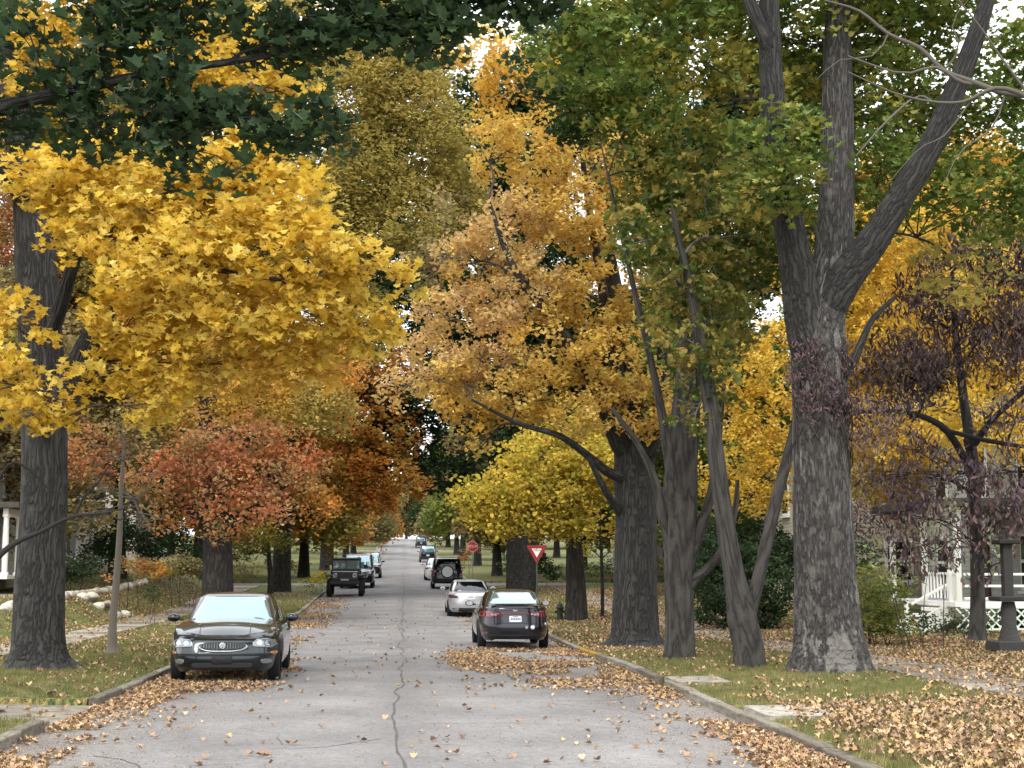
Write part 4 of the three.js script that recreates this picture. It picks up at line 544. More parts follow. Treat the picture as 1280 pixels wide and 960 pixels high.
const hg = house({ x0: -28, x1: -18.6, D0: 75, D1: 89, h: 6.6, wall: '#6c6f74', label: 'dark grey house with white porch columns behind dark shrubs', face: 1 });
porch(hg, 1, 2.6, 10, 0, whitePaint);
house({ x0: -28, x1: -18, D0: 104, D1: 116, h: 6.2, wall: '#cfc8ba', label: 'cream house among trees beyond the crossing past the grey house', face: 1 });
house({ x0: 16, x1: 26, D0: 106, D1: 118, h: 6.2, wall: '#d8d2c6', label: 'pale house among trees beyond the crossing past the stop sign', face: -1 });
house({ x0: 17, x1: 28, D0: 60, D1: 74, h: 6.4, wall: '#a9a08f', label: 'tan house hidden behind the hedge and yellow maple', face: -1 });
// porch house on the right
{ const H = house({ x0: 18.6, x1: 28, D0: 42, D1: 54, h: 6.4, wall: '#9ea398', label: 'pale green house with white porch railings, steps and lattice skirt', face: -1, y: 0.15 }), t = H.t, W = (x, y, D) => V(x - 23.3, y - 0.15, -D + 48);
  const fl = 0.95, xA = 15.2, D0 = 41.2, D1 = 47, cream = std('#d9d8cc', 0.6), lat = std('#cfdccb', 0.65);
  const put = (name, g, m, x, y, D) => { const o = part(name, g, m, t); o.position.copy(W(x, y, D)); return o; };
  put('porch_floor', box(3.4, 0.14, D1 - D0), whitePaint, xA + 1.6, fl, (D0 + D1) / 2); put('porch_roof', box(3.9, 0.22, D1 - D0 + 0.7), roofMat, xA + 1.5, 3.75, (D0 + D1) / 2); put('porch_beam', box(0.2, 0.3, D1 - D0), cream, xA + 0.05, 3.48, (D0 + D1) / 2);
  for (const [x, D] of [[xA + 0.05, D0 + 0.1], [xA + 0.05, 44], [xA + 0.05, D1 - 0.1], [17.9, D0 + 0.1]]) put('column', box(0.16, 2.4, 0.16, 0, 1.2, 0, 0.02), cream, x, fl + 0.07, D);
  // railing facing the street's near side
  for (const [x0, x1] of [[xA + 0.2, 17.8]]) { put('rail', box(x1 - x0, 0.07, 0.08), whitePaint, (x0 + x1) / 2, fl + 0.82, D0 + 0.1); put('rail', box(x1 - x0, 0.07, 0.08), whitePaint, (x0 + x1) / 2, fl + 0.5, D0 + 0.1); put('rail', box(x1 - x0, 0.07, 0.08), whitePaint, (x0 + x1) / 2, fl + 0.16, D0 + 0.1); }
  for (let k = 0; k < 9; k++) put('baluster', box(0.05, 0.68, 0.05, 0, 0.34, 0, 0.01), whitePaint, xA + 0.05, fl + 0.14, 41.6 + k * 0.27); put('rail', box(0.08, 0.07, 2.5), whitePaint, xA + 0.05, fl + 0.84, 42.7);
  // lattice skirt, crossing slats
  for (let k = 0; k < 12; k++) for (const s of [-1, 1]) { const o = put('lattice_slat', box(0.045, 0.78, 0.012, 0, 0, 0, 0), lat, xA + 0.2 + k * 0.24, 0.57, D0 + (s > 0 ? 0.0 : 0.014)); o.rotation.z = s * Math.PI / 4; }
  put('lattice_frame', box(2.9, 0.06, 0.05), lat, xA + 1.5, 0.27, D0); put('lattice_frame', box(2.9, 0.06, 0.05), lat, xA + 1.5, 0.86, D0);
  // steps towards the street
  for (let k = 0; k < 4; k++) put('step', box(0.34, 0.09, 1.5, 0, 0, 0, 0.012), whitePaint, xA - 0.15 - k * 0.32, fl - 0.17 * (k + 1), 42.6);
  put('stringer', box(1.3, 0.5, 0.06, 0, 0, 0), cream, xA - 0.62, 0.42, 41.82).rotation.z = 0.48;
  put('stair_rail', box(1.45, 0.07, 0.07), whitePaint, xA - 0.62, 1.2, 41.82).rotation.z = 0.48; put('newel', box(0.11, 0.95, 0.11, 0, 0.47, 0), whitePaint, xA - 1.25, 0.15, 41.82);
  put('newel', box(0.14, 1.0, 0.14, 0, 0.5, 0), whitePaint, xA - 0.02, 0.9, 41.7);
}
// dark garden pillar with flat cap, right edge
{ const p = thing('garden_pillar', 'dark weathered garden pillar with stacked caps before the porch lattice', 'pillar'), D = 31, x = at(1262, 800, D).x, dk = std('#3a3836', 0.9, { bumpMap: concBump, bumpScale: 0.02 }); p.position.copy(P0(x, D, -0.05));
  part('base', box(0.75, 0.3, 0.75, 0, 0.15, 0, 0.03), dk, p); part('shaft', new THREE.LatheGeometry([[0.24, 0.3], [0.2, 0.4], [0.15, 0.6], [0.16, 0.95], [0.13, 1.1]].map((q) => new THREE.Vector2(...q)), 14), dk, p); part('cap', box(0.62, 0.1, 0.62, 0, 1.16, 0, 0.03), dk, p); part('post', box(0.2, 1.1, 0.2, 0, 1.75, 0, 0.02), dk, p); part('cap', box(0.46, 0.09, 0.46, 0, 2.33, 0, 0.03), dk, p); }
// ------------------------------------------------------------------ signs and hydrant
const font = await new FontLoader().loadAsync('fonts/droid/droid_sans_bold.typeface.json');
const galv = std('#8d9092', 0.5, { metalness: 0.6 }), darkPost = std('#3c423c', 0.7), signRed = std('#7c1f22', 0.45), stopRed = std('#b8323a', 0.5), signWhite = std('#d8cfc8', 0.45);
function textGeo(s, size, depth = 0.004) { const g = new TextGeometry(s, { font, size, depth, curveSegments: 4 }); g.computeBoundingBox(); const b = g.boundingBox; g.translate(-(b.max.x + b.min.x) / 2, -(b.max.y + b.min.y) / 2, 0); return g; }
function polyShape(n, R, rot, round) { const s = new THREE.Shape(), P = [...Array(n)].map((_, i) => new THREE.Vector2(Math.cos(rot + i * 2 * Math.PI / n) * R, Math.sin(rot + i * 2 * Math.PI / n) * R)); for (let i = 0; i < n; i++) { const a = P[i], p = P[(i + n - 1) % n], q = P[(i + 1) % n], u = p.clone().sub(a).setLength(round).add(a), w = q.clone().sub(a).setLength(round).add(a); if (i) s.lineTo(u.x, u.y); else s.moveTo(u.x, u.y); s.quadraticCurveTo(a.x, a.y, w.x, w.y); } s.closePath(); return s; }
{ const D = 66, s = thing('yield_sign', 'red bordered triangular yield sign on a dark post above the black sedan', 'road sign'), c = at(671, 690, D); s.position.copy(P0(c.x, D, -0.1)); const y = c.y - s.position.y;
  part('post', box(0.06, y + 0.3, 0.04, 0, (y + 0.3) / 2, -0.02, 0.008), darkPost, s);
  const pl = part('panel', new THREE.ExtrudeGeometry(polyShape(3, 0.54, Math.PI / 2 + Math.PI, 0.07), { depth: 0.006, bevelEnabled: false }), signRed, s); pl.position.set(0, y + 0.02, 0.003);
  part('face', new THREE.ExtrudeGeometry(polyShape(3, 0.255, Math.PI * 1.5, 0.02), { depth: 0.003, bevelEnabled: false }).translate(0, 0, 0.006), signWhite, pl); part('lettering', textGeo('YIELD', 0.085, 0.003).translate(0, 0.06, 0.0095), signRed, pl);
  for (const yy of [0.12, -0.28]) part('bolt', new THREE.CylinderGeometry(0.012, 0.012, 0.012, 8).rotateX(Math.PI / 2).translate(0, yy, 0.012), galv, pl); }
{ const D = 110, s = thing('stop_sign', 'red octagonal stop sign on a post beyond the first crossing', 'road sign'), c = at(584, 683, D); s.position.copy(P0(4.9, D, -0.1)); const y = c.y - s.position.y;
  part('post', box(0.06, y + 0.4, 0.04, 0, (y + 0.4) / 2, -0.02, 0.008), galv, s); const pl = part('panel', new THREE.ExtrudeGeometry(polyShape(8, 0.4, Math.PI / 8, 0.01), { depth: 0.006, bevelEnabled: false }), signWhite, s); pl.position.set(0, y, 0.003);
  part('face', new THREE.ExtrudeGeometry(polyShape(8, 0.375, Math.PI / 8, 0.01), { depth: 0.003, bevelEnabled: false }).translate(0, 0, 0.005), stopRed, pl); part('lettering', textGeo('STOP', 0.2, 0.003).translate(0, 0, 0.009), signWhite, pl); }
{ const D = 55, h = thing('fire_hydrant', 'dark fire hydrant on the verge beside the slim yellow tree', 'hydrant'), c = at(700, 765, D); h.position.copy(P0(c.x, D, -0.02)); const m = std('#2c3a2e', 0.6);
  part('barrel', new THREE.LatheGeometry([[0.17, 0], [0.17, 0.05], [0.11, 0.06], [0.11, 0.45], [0.15, 0.46], [0.15, 0.51], [0.12, 0.53], [0.1, 0.62], [0.05, 0.67], [0.001, 0.68]].map((p) => new THREE.Vector2(...p)), 16), m, h); part('nut', new THREE.CylinderGeometry(0.025, 0.025, 0.06, 5).translate(0, 0.7, 0), m, h);
  for (const s of [-1, 1]) part('nozzle', new THREE.CylinderGeometry(0.05, 0.05, 0.1, 10).rotateZ(Math.PI / 2).translate(s * 0.14, 0.36, 0), m, h); part('nozzle', new THREE.CylinderGeometry(0.065, 0.065, 0.1, 10).rotateX(Math.PI / 2).translate(0, 0.34, 0.14), m, h); }
// ------------------------------------------------------------------ parked cars
const tyreMat = std('#17171a', 0.9), hubMat = std('#9a9da2', 0.35, { metalness: 0.8 }), chrome = std('#c8ccd0', 0.12, { metalness: 1 }), blackTrim = std('#141517', 0.6), wellMat = std('#2c2c2d', 0.95), plateMat = std('#d4dae4', 0.5), plateInk = std('#44506e', 0.6), lampClear = phys('#7c8288', 0.12, { metalness: 0.35, clearcoat: 1 }), lampRed = phys('#6e0f18', 0.12, { clearcoat: 1 }), lampAmber = phys('#b86a20', 0.15, { clearcoat: 1 }), glassMat = phys('#7a969c', 0.04, { metalness: 0.55, clearcoat: 1, clearcoatRoughness: 0.02 }), glassTint = phys('#07090a', 0.04, { ior: 1.5 }), badge = std('#d8dade', 0.3, { metalness: 0.5 });
function outline(n, ns, ne) { const c = Math.pow(0.5, 1 / n), f = (t) => Math.pow(Math.max(0, 1 - Math.pow(Math.abs(t), n)), 1 / n), P = []; for (let i = 0; i < ns; i++) { const b = lerp(-c, c, i / ns); P.push([f(b), b]); } for (let i = 0; i < ne; i++) { const a = lerp(c, -c, i / ne); P.push([a, f(a)]); } for (let i = 0; i < ns; i++) { const b = lerp(c, -c, i / ns); P.push([-f(b), b]); } for (let i = 0; i < ne; i++) { const a = lerp(-c, c, i / ne); P.push([a, -f(a)]); } return P; }
const ramp = (list, x) => { if (x <= list[0][0]) return list[0][1]; for (let i = 1; i < list.length; i++) if (x <= list[i][0]) { const [a, p] = list[i - 1], [b, q] = list[i]; let t = (x - a) / (b - a); return lerp(p, q, t); } return list[list.length - 1][1]; };
function ringMesh(rings, cap) { const pos = [], idx = [], n = rings[0].length; for (const r of rings) for (const p of r) pos.push(p.x, p.y, p.z); for (let j = 0; j < rings.length - 1; j++) for (let i = 0; i < n; i++) { const a = j * n + i, b = j * n + (i + 1) % n; idx.push(a, a + n, b, b, a + n, b + n); } return [pos, idx]; }
function makeCar(o) {
  const t = thing(o.name, o.label, o.category ?? 'car', o.group), W = o.W / 2, lf = o.L / 2, lr = o.L / 2, n = o.n ?? 5, wr = o.wheelR ?? 0.33, ax = o.axles ?? [o.L * 0.31, -o.L * 0.27];
  const paint = phys(o.color, o.rough ?? 0.28, { metalness: o.metal ?? 0.35, clearcoat: 1, clearcoatRoughness: 0.04 }), sill = o.sill ?? 0.2;
  const yTop = (z) => ramp(o.top, z), OUT = outline(n, 56, 20);
  const wOf = (v) => W * ramp(o.wv ?? [[0, 0.9], [0.12, 0.965], [0.45, 1], [0.7, 0.99], [0.9, 0.95], [1, 0.88]], v), fOf = (v) => lf * ramp(o.fv ?? [[0, 0.965], [0.1, 0.99], [0.4, 1], [0.6, 0.99], [0.85, 0.965], [0.95, 0.945], [1, 0.91]], v), rOf = (v) => lr * ramp(o.rv ?? [[0, 0.96], [0.1, 0.985], [0.4, 1], [0.65, 0.99], [0.9, 0.97], [1, 0.94]], v);
  const yBot = (z, a) => { let y = sill + (Math.abs(z) > lf * 0.93 ? 0.03 : 0); if (Math.abs(a) > 0.75) for (const zw of ax) { const d = Math.abs(z - zw), R = wr + 0.055; if (d < R) y = Math.max(y, wr * 0.98 + Math.sqrt(R * R - d * d)); } return y; };
  const ringAt = (v) => OUT.map(([a, b]) => { const z = b > 0 ? b * fOf(v) : b * rOf(v), x = a * wOf(v), y0 = yBot(z, a); return V(x, y0 + v * (yTop(z) - y0), z); });
  const vs = [0, 0.04, 0.1, 0.2, 0.32, 0.44, 0.54, 0.62, 0.7, 0.78, 0.85, 0.9, 0.94, 0.97, 0.985, 1], rings = vs.map(ringAt); const [pos, idx] = ringMesh(rings);
  { // closing top: rows across the car with a slight crown
    const NZ = 40, NX = 10, o0 = pos.length / 3, c = 0.997; for (let j = 0; j <= NZ; j++) for (let i = 0; i <= NX; i++) { const b = lerp(-1, 1, j / NZ), z = b > 0 ? b * fOf(1) : b * rOf(1), hx = wOf(1) * Math.pow(Math.max(0, 1 - Math.pow(Math.abs(b * c), n)), 1 / n), u = lerp(-1, 1, i / NX); pos.push(hx * u, yTop(z) + (o.crown ?? 0.045) * (1 - u * u) * Math.min(1, (1 - Math.abs(b)) * 8), z); }
    for (let j = 0; j < NZ; j++) for (let i = 0; i < NX; i++) { const a = o0 + j * (NX + 1) + i; idx.push(a, a + NX + 1, a + 1, a + 1, a + NX + 1, a + NX + 2); } }
  part('body', geo(pos, idx), paint, t);
  part('underbody', box(o.W - 0.5, 0.25, o.L - 0.5, 0, sill + 0.17, 0, 0.04), wellMat, t);
  for (const zw of ax) part('wheel_well', box(o.W - 0.12, wr * 1.1, wr * 2.1, 0, wr * 1.55, zw, 0.08), wellMat, t);
  // cabin
  const G = o.cab, gl = outline(G.n ?? 4, 30, 16), gw = (s) => W * ramp(G.w, s), gf = (s) => ramp(G.f, s), gr = (s) => ramp(G.r, s), y0 = G.y0, y1 = o.H;
  const gy = (s) => lerp(y0, y1, s), mid = G.mid, cabRing = (s) => gl.map(([a, b]) => V(a * gw(s), gy(s), mid + (b > 0 ? b * (gf(s) - mid) : b * (mid - gr(s)))));
  const cs = [-0.25, 0, 0.2, 0.4, 0.6, 0.75, 0.86, 0.93, 0.97, 1], [cp, ci] = ringMesh(cs.map(cabRing)); { const last = cabRing(1), k0 = cp.length / 3, m = last.length, ks = [0.75, 0.45, 0]; for (const k of ks) for (const p of last) { cp.push(p.x * k, y1 + 0.035 * (1 - k * k), mid + (p.z - mid) * k); } for (let q = 0; q < ks.length; q++) for (let i = 0; i < m; i++) { const A = q ? k0 + (q - 1) * m : k0 - m, B = k0 + q * m; ci.push(A + i, B + i, A + (i + 1) % m, A + (i + 1) % m, B + i, B + (i + 1) % m); } }
  part('cabin', geo(cp, ci), o.roofColor ? phys(o.roofColor, 0.3, { clearcoat: 1 }) : paint, t);
  const nn = G.n ?? 4, sup = (q) => Math.pow(Math.max(0, 1 - Math.pow(Math.min(1, Math.abs(q)), nn)), 1 / nn), bod = (q) => Math.pow(Math.max(0, 1 - Math.pow(Math.min(1, Math.abs(q)), n)), 1 / n);
  const sOf = (y) => (y - y0) / (y1 - y0);
  const faces = { // a point of the skin from its place on a face
    cabFront: (x, y) => { const s = sOf(y); return V(x, y, mid + (gf(s) - mid) * sup(x / gw(s))); }, cabRear: (x, y) => { const s = sOf(y); return V(x, y, mid - (mid - gr(s)) * sup(x / gw(s))); },
    cabSide: (sg) => (z, y) => { const s = sOf(y), e = z > mid ? gf(s) - mid : mid - gr(s); return V(sg * gw(s) * sup((z - mid) / e), y, z); },
    front: (x, y) => { let z = lf * 0.97, v; for (let i = 0; i < 6; i++) { v = clamp((y - sill - 0.03) / (yTop(z) - sill - 0.03)); z = fOf(v) * bod(x / wOf(v)); } return V(x, y, z); }, rear: (x, y) => { let z = -lr * 0.97, v; for (let i = 0; i < 6; i++) { v = clamp((y - sill - 0.03) / (yTop(z) - sill - 0.03)); z = -rOf(v) * bod(x / wOf(v)); } return V(x, y, z); },
    side: (sg) => (z, y) => { const v = clamp((y - sill) / (yTop(z) - sill)); return V(sg * wOf(v) * bod(z / (z > 0 ? fOf(v) : rOf(v))), y, z); } };
  const dirs = { cabFront: V(0, 0.3, 1), cabRear: V(0, 0.3, -1), front: V(0, 0, 1), rear: V(0, 0, -1) };
  function decal(name, pts, face, off, mat, parent = t, dir) { // a panel that follows the skin, its rim sunk into it
    const f = typeof face === 'string' ? faces[face] : face, d = dir ?? dirs[face], P = [], I = [], m = pts.length, cx = pts.reduce((a, p) => a + p[0], 0) / m, cy = pts.reduce((a, p) => a + p[1], 0) / m, ks = [1, 0.97, 0.85, 0.6, 0.3], q0 = (p, k) => [cx + (p[0] - cx) * k, cy + (p[1] - cy) * k], nrm = (p) => { const a = f(p[0] - 0.015, p[1]), b = f(p[0] + 0.015, p[1]), c = f(p[0], p[1] - 0.015), e = f(p[0], p[1] + 0.015), m = b.sub(a).cross(e.sub(c)).normalize(); if (!(m.lengthSq() > 0.5)) return d; return m.dot(d) < 0 ? m.negate() : m; };
    ks.forEach((k, j) => { for (const p of pts) { const q = f(cx + (p[0] - cx) * k, cy + (p[1] - cy) * k).addScaledVector(nrm(q0(p, k)), j === 0 ? -0.012 : off); P.push(q.x, q.y, q.z); } }); const q = f(cx, cy).addScaledVector(nrm([cx, cy]), off); P.push(q.x, q.y, q.z);
    for (let j = 0; j < ks.length - 1; j++) for (let i = 0; i < m; i++) { const a = j * m + i, b = j * m + (i + 1) % m; I.push(a, b, a + m, b, b + m, a + m); } for (let i = 0; i < m; i++) I.push((ks.length - 1) * m + i, (ks.length - 1) * m + (i + 1) % m, ks.length * m); return part(name, geo(P, I), mat, parent);
  }
  const poly = (pts, k = 6) => { const r = []; for (let i = 0; i < pts.length; i++) { const a = pts[i], b = pts[(i + 1) % pts.length]; for (let j = 0; j < k; j++) r.push([lerp(a[0], b[0], j / k), lerp(a[1], b[1], j / k)]); } return r; };
  const roundRect = (cx, cy, w, h, e = 4, m = 28) => [...Array(m)].map((_, i) => { const a = i / m * 6.2832, c = Math.cos(a), s = Math.sin(a); return [cx + w / 2 * Math.sign(c) * Math.pow(Math.abs(c), 2 / e), cy + h / 2 * Math.sign(s) * Math.pow(Math.abs(s), 2 / e)]; });
  // windows
  const wy0 = y0 + 0.03 + (G.glassLift ?? 0), wy1 = lerp(y0, y1, 0.9), wx = (y, k) => gw(sOf(y)) * k;
  decal('windscreen', poly([[-wx(wy0, 0.9), wy0], [wx(wy0, 0.9), wy0], [wx(wy1, 0.84), wy1], [-wx(wy1, 0.84), wy1]]), 'cabFront', 0.008, o.frontGlass ?? glassMat);
  decal('rear_window', poly([[-wx(wy0, 0.87), wy0], [wx(wy0, 0.87), wy0], [wx(wy1, 0.8), wy1], [-wx(wy1, 0.8), wy1]]), 'cabRear', 0.008, o.rearGlass ?? glassMat);
  for (const s of [-1, 1]) { const f0 = gf(sOf(wy0)), f1 = gf(sOf(wy1)), r0 = gr(sOf(wy0)), r1 = gr(sOf(wy1)), mz = mid + (G.pillar ?? 0); for (const [za, zb, zc, zd] of [[mz + 0.05, f0 - 0.3, f1 - 0.16, mz + 0.05], [r0 + 0.34, mz - 0.05, mz - 0.05, r1 + 0.2]]) decal('side_window', poly([[za, wy0 + 0.02], [zb, wy0 + 0.02], [zc, wy1], [zd, wy1]]), faces.cabSide(s), 0.006, glassTint, t, V(s, 0.2, 0));
    const dr = decal('door_handle', roundRect(mid - 0.25, y0 - 0.14, 0.2, 0.03), faces.side(s), 0.02, o.handleMat ?? blackTrim, t, V(s, 0, 0));
    const mz2 = f0 - 0.42, mir = part('mirror', new THREE.SphereGeometry(1, 14, 10).scale(0.115, 0.075, 0.07).translate(s * (W + 0.1), y0 + 0.1, mz2), o.mirrorMat ?? paint, t); part('mirror_arm', box(0.14, 0.04, 0.05, s * (W + 0.0), y0 + 0.07, mz2 + 0.01), blackTrim, mir); part('mirror_glass', new THREE.CircleGeometry(0.085, 16).scale(1, 0.66, 1).rotateY(Math.PI).translate(s * (W + 0.1), y0 + 0.1, mz2 - 0.071), chrome, mir); }
  // wheels
  for (const zw of ax) for (const s of [-1, 1]) {
    const tw = o.tyreW ?? 0.2, w = part('wheel', new THREE.LatheGeometry([[wr * 0.6, -tw / 2], [wr * 0.94, -tw / 2], [wr, -tw * 0.36], [wr, tw * 0.36], [wr * 0.94, tw / 2], [wr * 0.6, tw / 2]].map((p) => new THREE.Vector2(...p)), 28).rotateZ(Math.PI / 2), tyreMat, t); w.position.set(s * (W - tw / 2 - 0.03), wr, zw);
    const rim = part('rim', new THREE.CylinderGeometry(wr * 0.62, wr * 0.62, tw * 0.7, 24).rotateZ(Math.PI / 2), hubMat, w); for (let k = 0; k < 5; k++) { const sp = box(0.02, wr * 0.5, wr * 0.16, 0, wr * 0.32, 0, 0.006); sp.rotateX(k * 1.2566); sp.translate(s * tw * 0.36, 0, 0); part('spoke', sp, hubMat, w); } }
  o.details?.({ t, decal, faces, poly, roundRect, part, paint, W, lf, lr, yTop, fOf, rOf });
  t.position.set(o.x, roadY(o.x, o.D) - 0.005, -o.D); t.rotation.set(0, (o.facing < 0 ? Math.PI : 0) + (o.turn ?? 0), 0); const gr2 = Math.atan((base(o.D + 2) - base(o.D - 2)) / 4); t.rotation.order = 'YXZ'; t.rotation.x = (o.facing < 0 ? -1 : 1) * gr2; return t;
}
const plate = (k, face, y, sgn) => { const p = k.decal('licence_plate', k.roundRect(0, y, 0.31, 0.155, 10), face, 0.022, plateMat); for (let i = 0; i < 6; i++) k.decal('plate_mark', k.roundRect((i - 2.5) * 0.042, y, 0.026, 0.06, 6, 12), face, 0.026, plateInk, p); k.decal('plate_mark', k.roundRect(0, y + 0.058, 0.16, 0.016, 6, 12), face, 0.026, plateInk, p); };
const SEDAN_CAB = { n: 4.2, y0: 0.93, mid: -0.2, w: [[-0.25, 0.86], [0, 0.88], [0.5, 0.79], [0.9, 0.68], [1, 0.58]], f: [[-0.25, 1.15], [0, 0.98], [0.5, 0.56], [0.9, 0.22], [1, 0.08]], r: [[-0.25, -1.95], [0, -1.8], [0.5, -1.42], [0.9, -1.0], [1, -0.84]] };
// dark green sedan, facing down the street
makeCar({ name: 'sedan_car', label: 'dark green sedan with oval chrome grille parked facing us among kerb leaves', L: 5.08, W: 1.87, H: 1.44, color: '#0c1a1c', metal: 0.5, n: 4.6, x: -3.02, D: 28.0, facing: 1, turn: 0.025, wheelR: 0.33, sill: 0.2,
  top: [[-2.54, 0.93], [-1.9, 0.99], [-1.2, 0.97], [0.6, 0.96], [1.0, 0.97], [1.7, 0.92], [2.2, 0.83], [2.42, 0.755], [2.54, 0.68]], crown: 0.07, cab: SEDAN_CAB,
  details: (k) => {
    k.decal('grille_surround', [...Array(36)].map((_, i) => { const a = i / 36 * 6.2832; return [0.42 * Math.sign(Math.cos(a)) * Math.pow(Math.abs(Math.cos(a)), 0.62), 0.615 + (Math.sin(a) > 0 ? 0.058 : 0.1) * Math.sin(a)]; }), 'front', 0.014, std('#8a8e92', 0.3, { metalness: 0.9 }));
    const g = k.decal('grille', [...Array(36)].map((_, i) => { const a = i / 36 * 6.2832; return [0.385 * Math.sign(Math.cos(a)) * Math.pow(Math.abs(Math.cos(a)), 0.62), 0.622 + (Math.sin(a) > 0 ? 0.05 : 0.082) * Math.sin(a)]; }), 'front', 0.02, blackTrim);
    for (let i = -8; i <= 8; i++) if (i) k.decal('grille_bar', k.roundRect(i * 0.043, 0.612, 0.008, 0.1 * Math.sqrt(1 - (i / 9.6) ** 2) + 0.01, 6, 10), 'front', 0.025, std('#5a6064', 0.3, { metalness: 0.9 }), g);
    k.decal('emblem', k.roundRect(0, 0.615, 0.1, 0.1, 2, 24), 'front', 0.034, chrome, g); k.decal('emblem_inset', k.roundRect(0, 0.615, 0.07, 0.07, 2, 20), 'front', 0.038, std('#6a7074', 0.4, { metalness: 0.7 }), g);
    for (const s of [-1, 1]) {
      const hl = k.decal('headlight', k.poly([[s * 0.49, 0.6], [s * 0.78, 0.58], [s * 0.865, 0.63], [s * 0.83, 0.7], [s * 0.7, 0.735], [s * 0.54, 0.72], [s * 0.48, 0.67]], 4), 'front', 0.014, lampClear); for (const q of [0.59, 0.72]) k.decal('lamp_bowl', k.roundRect(s * q, 0.655, 0.09, 0.085, 2, 18), 'front', 0.02, chrome, hl);
      k.decal('fog_lamp', k.roundRect(s * 0.7, 0.37, 0.16, 0.075, 3, 18), 'front', 0.014, lampClear); k.decal('marker_lamp', k.roundRect(s * 0.82, 0.5, 0.09, 0.05, 4, 14), 'front', 0.012, lampAmber);
    }
    k.decal('bumper_strip', k.roundRect(0, 0.475, 1.62, 0.035, 8, 60), 'front', 0.02, blackTrim); k.decal('lower_intake', k.roundRect(0, 0.31, 1.0, 0.085, 6, 40), 'front', 0.008, wellMat); k.decal('plate_holder', k.roundRect(0, 0.4, 0.34, 0.13, 8, 24), 'front', 0.016, blackTrim);
    for (const s of [-0.35, 0.25]) k.part('wiper', box(0.62, 0.016, 0.02, s, 0.985, 1.03, 0.004), blackTrim, k.t); for (const s of [-1, 1]) k.part('hood_crease', box(0.012, 0.01, 1.0, s * 0.42, 0.955, 1.7, 0.004).rotateX(0), k.paint, k.t).visible = true;
    k.part('aerial', new THREE.CylinderGeometry(0.003, 0.004, 0.6, 6).translate(-0.78, 1.2, -1.9), blackTrim, k.t);
  } });
// black sedan seen from behind
makeCar({ name: 'sedan_car', label: 'black sedan with white plate seen from behind below the yield sign', L: 4.87, W: 1.82, H: 1.45, color: '#0c0c18', metal: 0.35, n: 4.4, x: 2.74, D: 40, facing: -1, turn: 0.0, wheelR: 0.335, sill: 0.24,
  top: [[-2.44, 1.04], [-2.1, 1.09], [-1.7, 1.07], [-1.0, 0.98], [0.8, 0.96], [1.6, 0.9], [2.2, 0.78], [2.44, 0.66]], rv: [[0, 0.955], [0.1, 0.98], [0.35, 1], [0.55, 0.985], [0.85, 0.965], [0.96, 0.965], [1, 0.945]],
  cab: { ...SEDAN_CAB, y0: 0.99, r: [[-0.25, -2.05], [0, -1.93], [0.5, -1.5], [0.9, -1.0], [1, -0.8]], w: [[-0.25, 0.86], [0, 0.87], [0.5, 0.78], [0.9, 0.67], [1, 0.57]] },
  details: (k) => {
    for (const s of [-1, 1]) { const tl = k.decal('tail_light', k.poly([[s * 0.36, 0.85], [s * 0.6, 0.8], [s * 0.85, 0.82], [s * 0.88, 0.93], [s * 0.72, 0.96], [s * 0.4, 0.91]], 4), 'rear', 0.014, lampRed); k.decal('reverse_light', k.roundRect(s * 0.52, 0.865, 0.14, 0.05, 4, 16), 'rear', 0.02, lampClear, tl); k.decal('reflector', k.roundRect(s * 0.74, 0.42, 0.16, 0.045, 5, 16), 'rear', 0.012, lampRed); }
    k.decal('trunk_strip', k.roundRect(0, 0.885, 0.74, 0.03, 8, 30), 'rear', 0.014, std('#6a1a22', 0.3)); plate(k, 'rear', 0.76);
    k.decal('emblem', k.roundRect(0, 0.965, 0.13, 0.05, 2, 20), 'rear', 0.016, chrome); k.decal('sticker', k.roundRect(-0.42, 0.56, 0.1, 0.1, 3, 16), 'rear', 0.01, badge); k.decal('sticker', k.roundRect(-0.27, 0.56, 0.06, 0.08, 4, 16), 'rear', 0.01, std('#8a9294', 0.5)); k.decal('dent_repair', k.roundRect(-0.8, 0.63, 0.1, 0.08, 3, 14), 'rear', 0.01, badge).name = 'sticker';
    k.decal('bumper_valance', k.roundRect(0, 0.33, 1.3, 0.11, 6, 50), 'rear', 0.012, blackTrim); k.part('spoiler', box(1.3, 0.025, 0.1, 0, 1.125, -2.2, 0.01), k.paint, k.t); for (const s of [-1, 1]) k.part('tailpipe', new THREE.CylinderGeometry(0.04, 0.04, 0.12, 14, 1, true).rotateX(Math.PI / 2).translate(s * 0.6, 0.27, -2.36), chrome, k.t);
    k.decal('lid_seam', k.roundRect(0, 0.66, 1.1, 0.012, 8, 40), 'rear', 0.006, wellMat);
  } });
